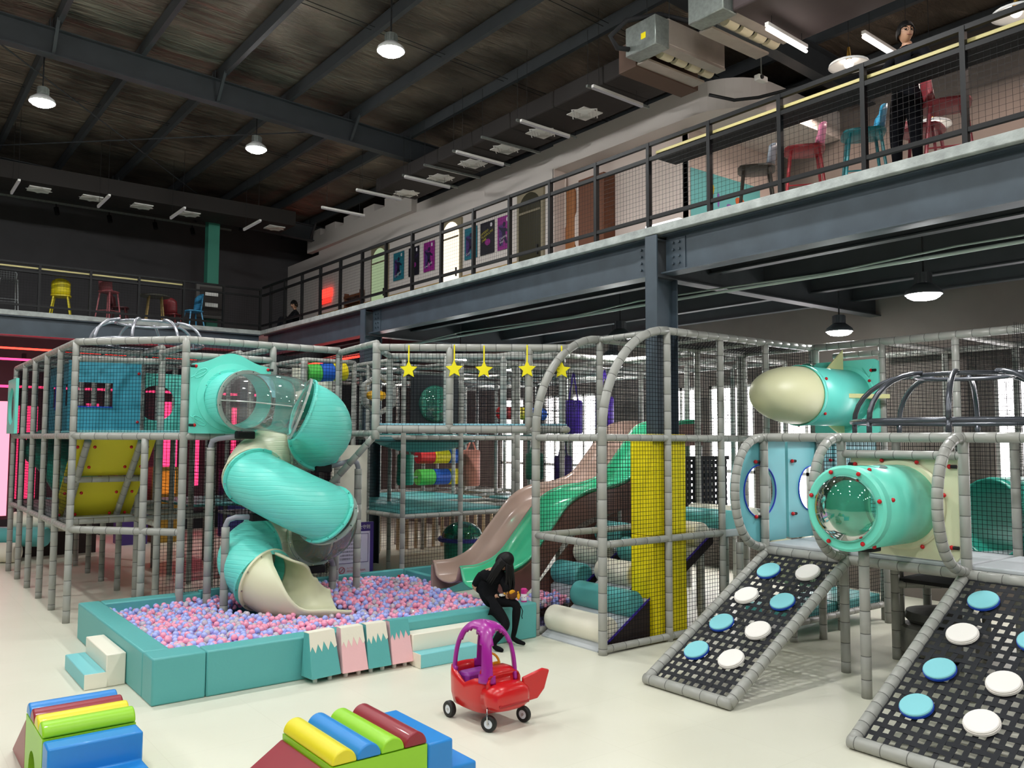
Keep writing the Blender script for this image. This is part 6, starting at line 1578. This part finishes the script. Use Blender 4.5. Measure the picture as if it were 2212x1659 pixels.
# long hair falling forward over the face and down the back
hm = MB(); rr = random.Random(3)
for i in range(46):
    a = -2.2+4.4*i/45
    d = r_*math.sin(a)+f_*math.cos(a)*.9
    s = hc+d*.092+u_*.03
    fwd_ = i > 12 and i < 34
    if fwd_: pts = [s, s+Vector((0, 0, -.1))+d*.02, s+Vector((rr.uniform(-.02, .03), rr.uniform(-.02, .02), -.22-.03*rr.random())), s+Vector((rr.uniform(-.04, .05), rr.uniform(-.03, .03), -.33-.05*rr.random()))]
    else: pts = [s, s+Vector((-.05, .03, -.06)), s+Vector((-.11, .06, -.16)), s+Vector((-.16+rr.uniform(-.02, .02), .09, -.26))]
    hm.tube(catmull(pts, 4), [.02]*8+[.016, .014, .012, .008, .004], 6)
hm.build('long_hair', hairm, W1, smooth=True)
hand(W1, (6.2, 8.42, .6), (.8, -.5, -.2), (0, 0, 1), .85); hand(W1, (6.315, 8.26, .62), (.3, .2, -.4), (.6, -.6, .4), .85)
MB().tube([(6.45, 8.165, .48), (6.47, 8.15, .42), (6.455, 8.15, .36), (6.465, 8.15, .33)], .005, 6).build('trouser_tie', blackc, W1)
# plush bag on her lap
PL = thing('plush_bag', (6.33, 8.27, .6), 'brown and yellow plush animal bag on the seated person\'s lap', 'bag')
brp = mat('plush_brown', '#5a3214', .9, bump=.4, bscale=60); yep = mat('plush_yellow', '#d99a1c', .9, bump=.3, bscale=60)
MB().sphere((6.37, 8.23, .615), .062, 16, 10, sc=(1.1, 1, .9)).build('plush_body', brp, PL, smooth=True)
for (p, q, s) in (((6.345, 8.2, .655), .035, (1.3, .5, .8)), ((6.42, 8.17, .6), .028, (.8, .6, 1.4)), ((6.3, 8.25, .64), .025, (2.0, .6, .6))): MB().sphere(p, q, 12, 8, sc=s).build('plush_patch', yep, PL, smooth=True)
MB().sphere((6.41, 8.165, .65), .014, 8, 6, sc=(1, .5, 1)).build('plush_ear', yep, PL, smooth=True)
MB().box((6.24, 8.28, .6), (6.3, 8.33, .625)).build('tissue', white, PL, bevel=.006)

# --- man in dark clothes leaning at the mezzanine counter
W2 = thing('person', (8.72, 4.35, ZS), 'person with glasses in dark clothes standing at the long mezzanine railing', 'person')
z = ZS
J = [(8.74, 4.42, z+.93, (.15, .115)), (8.74, 4.41, z+1.1, (.135, .1)), (8.70, 4.36, z+1.28, (.165, .11)), (8.68, 4.34, z+1.4, (.09, .07)), (8.665, 4.34, z+1.45, .052), (8.655, 4.34, z+1.5, .055),
     (8.70, 4.52, z+1.36, .062), (8.62, 4.62, z+1.16, .048), (8.46, 4.5, z+1.06, .04), (8.37, 4.42, z+1.055, .03),
     (8.67, 4.17, z+1.35, .062), (8.6, 4.06, z+1.15, .048), (8.45, 4.15, z+1.06, .04), (8.36, 4.22, z+1.055, .03),
     (8.76, 4.5, z+.82, .1), (8.73, 4.52, z+.5, .07), (8.77, 4.53, z+.1, .045), (8.7, 4.52, z+.05, .045), (8.62, 4.52, z+.035, .035),
     (8.76, 4.33, z+.82, .1), (8.72, 4.3, z+.5, .07), (8.77, 4.3, z+.1, .045), (8.7, 4.29, z+.05, .045), (8.62, 4.29, z+.035, .035)]
E_ = [(0, 1), (1, 2), (2, 3), (3, 4), (4, 5), (3, 6), (6, 7), (7, 8), (8, 9), (3, 10), (10, 11), (11, 12), (12, 13), (0, 14), (14, 15), (15, 16), (16, 17), (17, 18), (0, 19), (19, 20), (20, 21), (21, 22), (22, 23)]
skin_body('body', J, E_, W2, lambda p: 0 if p.z > z+1.435 or (p.x < 8.4 and p.z > z+.9) else 1, [skin, navy])
hc = Vector((8.63, 4.335, z+1.575)); h, r_, f_, u_ = head(W2, hc, (-.62, -.75, .02), (0, 0, 1), 1.0)
hair_cap(W2, hc, r_, f_, u_, 1.0, .04)
g = MB()
for sx in (-1, 1):
    c = hc+r_*sx*.031+f_*.098+u_*.0
    g.tube([c+(r_*.024*math.cos(i*PI/8)+u_*.02*math.sin(i*PI/8)) for i in range(16)], .0025, 6, closed=True)
    g.tube([c+r_*sx*.024, hc+r_*sx*.08+f_*.06, hc+r_*sx*.082-f_*.01], .0022, 5)
g.tube([hc+r_*-.008+f_*.1, hc+r_*.008+f_*.1], .0025, 5)
g.build('glasses', black, W2)
hand(W2, (8.37, 4.42, z+1.055), (-.5, -.6, -.1), (0, 0, 1), .95); hand(W2, (8.36, 4.22, z+1.055), (-.5, .6, -.1), (0, 0, 1), .95)
# --- small figure sitting on the mezzanine floor at the far corner
W3 = thing('person', (8.6, 20.2, ZS), 'dark clothed person sitting on the mezzanine floor at the far corner', 'person')
J = [(8.65, 20.3, z+.12, (.15, .12)), (8.65, 20.3, z+.28, (.13, .1)), (8.63, 20.25, z+.42, (.15, .1)), (8.62, 20.23, z+.5, .06), (8.61, 20.22, z+.56, .05), (8.63, 20.42, z+.42, .055), (8.5, 20.4, z+.28, .045), (8.4, 20.3, z+.3, .035), (8.62, 20.08, z+.42, .055), (8.5, 20.05, z+.28, .045), (8.4, 20.15, z+.3, .035),
     (8.6, 20.4, z+.12, .09), (8.3, 20.36, z+.3, .07), (8.25, 20.36, z+.06, .045), (8.16, 20.36, z+.035, .035), (8.6, 20.2, z+.12, .09), (8.3, 20.16, z+.3, .07), (8.25, 20.16, z+.06, .045), (8.16, 20.16, z+.035, .035)]
E_ = [(0, 1), (1, 2), (2, 3), (3, 4), (2, 5), (5, 6), (6, 7), (2, 8), (8, 9), (9, 10), (0, 11), (11, 12), (12, 13), (13, 14), (0, 15), (15, 16), (16, 17), (17, 18)]
skin_body('body', J, E_, W3, lambda p: 0 if p.z > z+.52 else 1, [skin, navy])
hc = Vector((8.59, 20.22, z+.64)); h, r_, f_, u_ = head(W3, hc, (-1, -.3, -.2), (0, 0, 1), .95); hair_cap(W3, hc, r_, f_, u_, .95, .05)
hand(W3, (8.4, 20.3, z+.3), (-.3, -.3, -.6), (-1, 0, .3), .9); hand(W3, (8.4, 20.15, z+.3), (-.3, .3, -.6), (-1, 0, .3), .9)
# ------------------------------------------------------------------ lettering becomes plain meshes; helper properties removed
bpy.context.view_layer.update()
_dg = bpy.context.evaluated_depsgraph_get()
for ob in TEXTS:
    me = bpy.data.meshes.new_from_object(ob.evaluated_get(_dg))
    n = bpy.data.objects.new(ob.name, me); COL.objects.link(n); n.parent = ob.parent; n.matrix_local = ob.matrix_local.copy()
    if not me.materials: me.materials.append(ob.data.materials[0])
for ob in TEXTS:
    nm = ob.name; bpy.data.objects.remove(ob)
for ob in SC.objects:
    if '_w' in ob: del ob['_w']
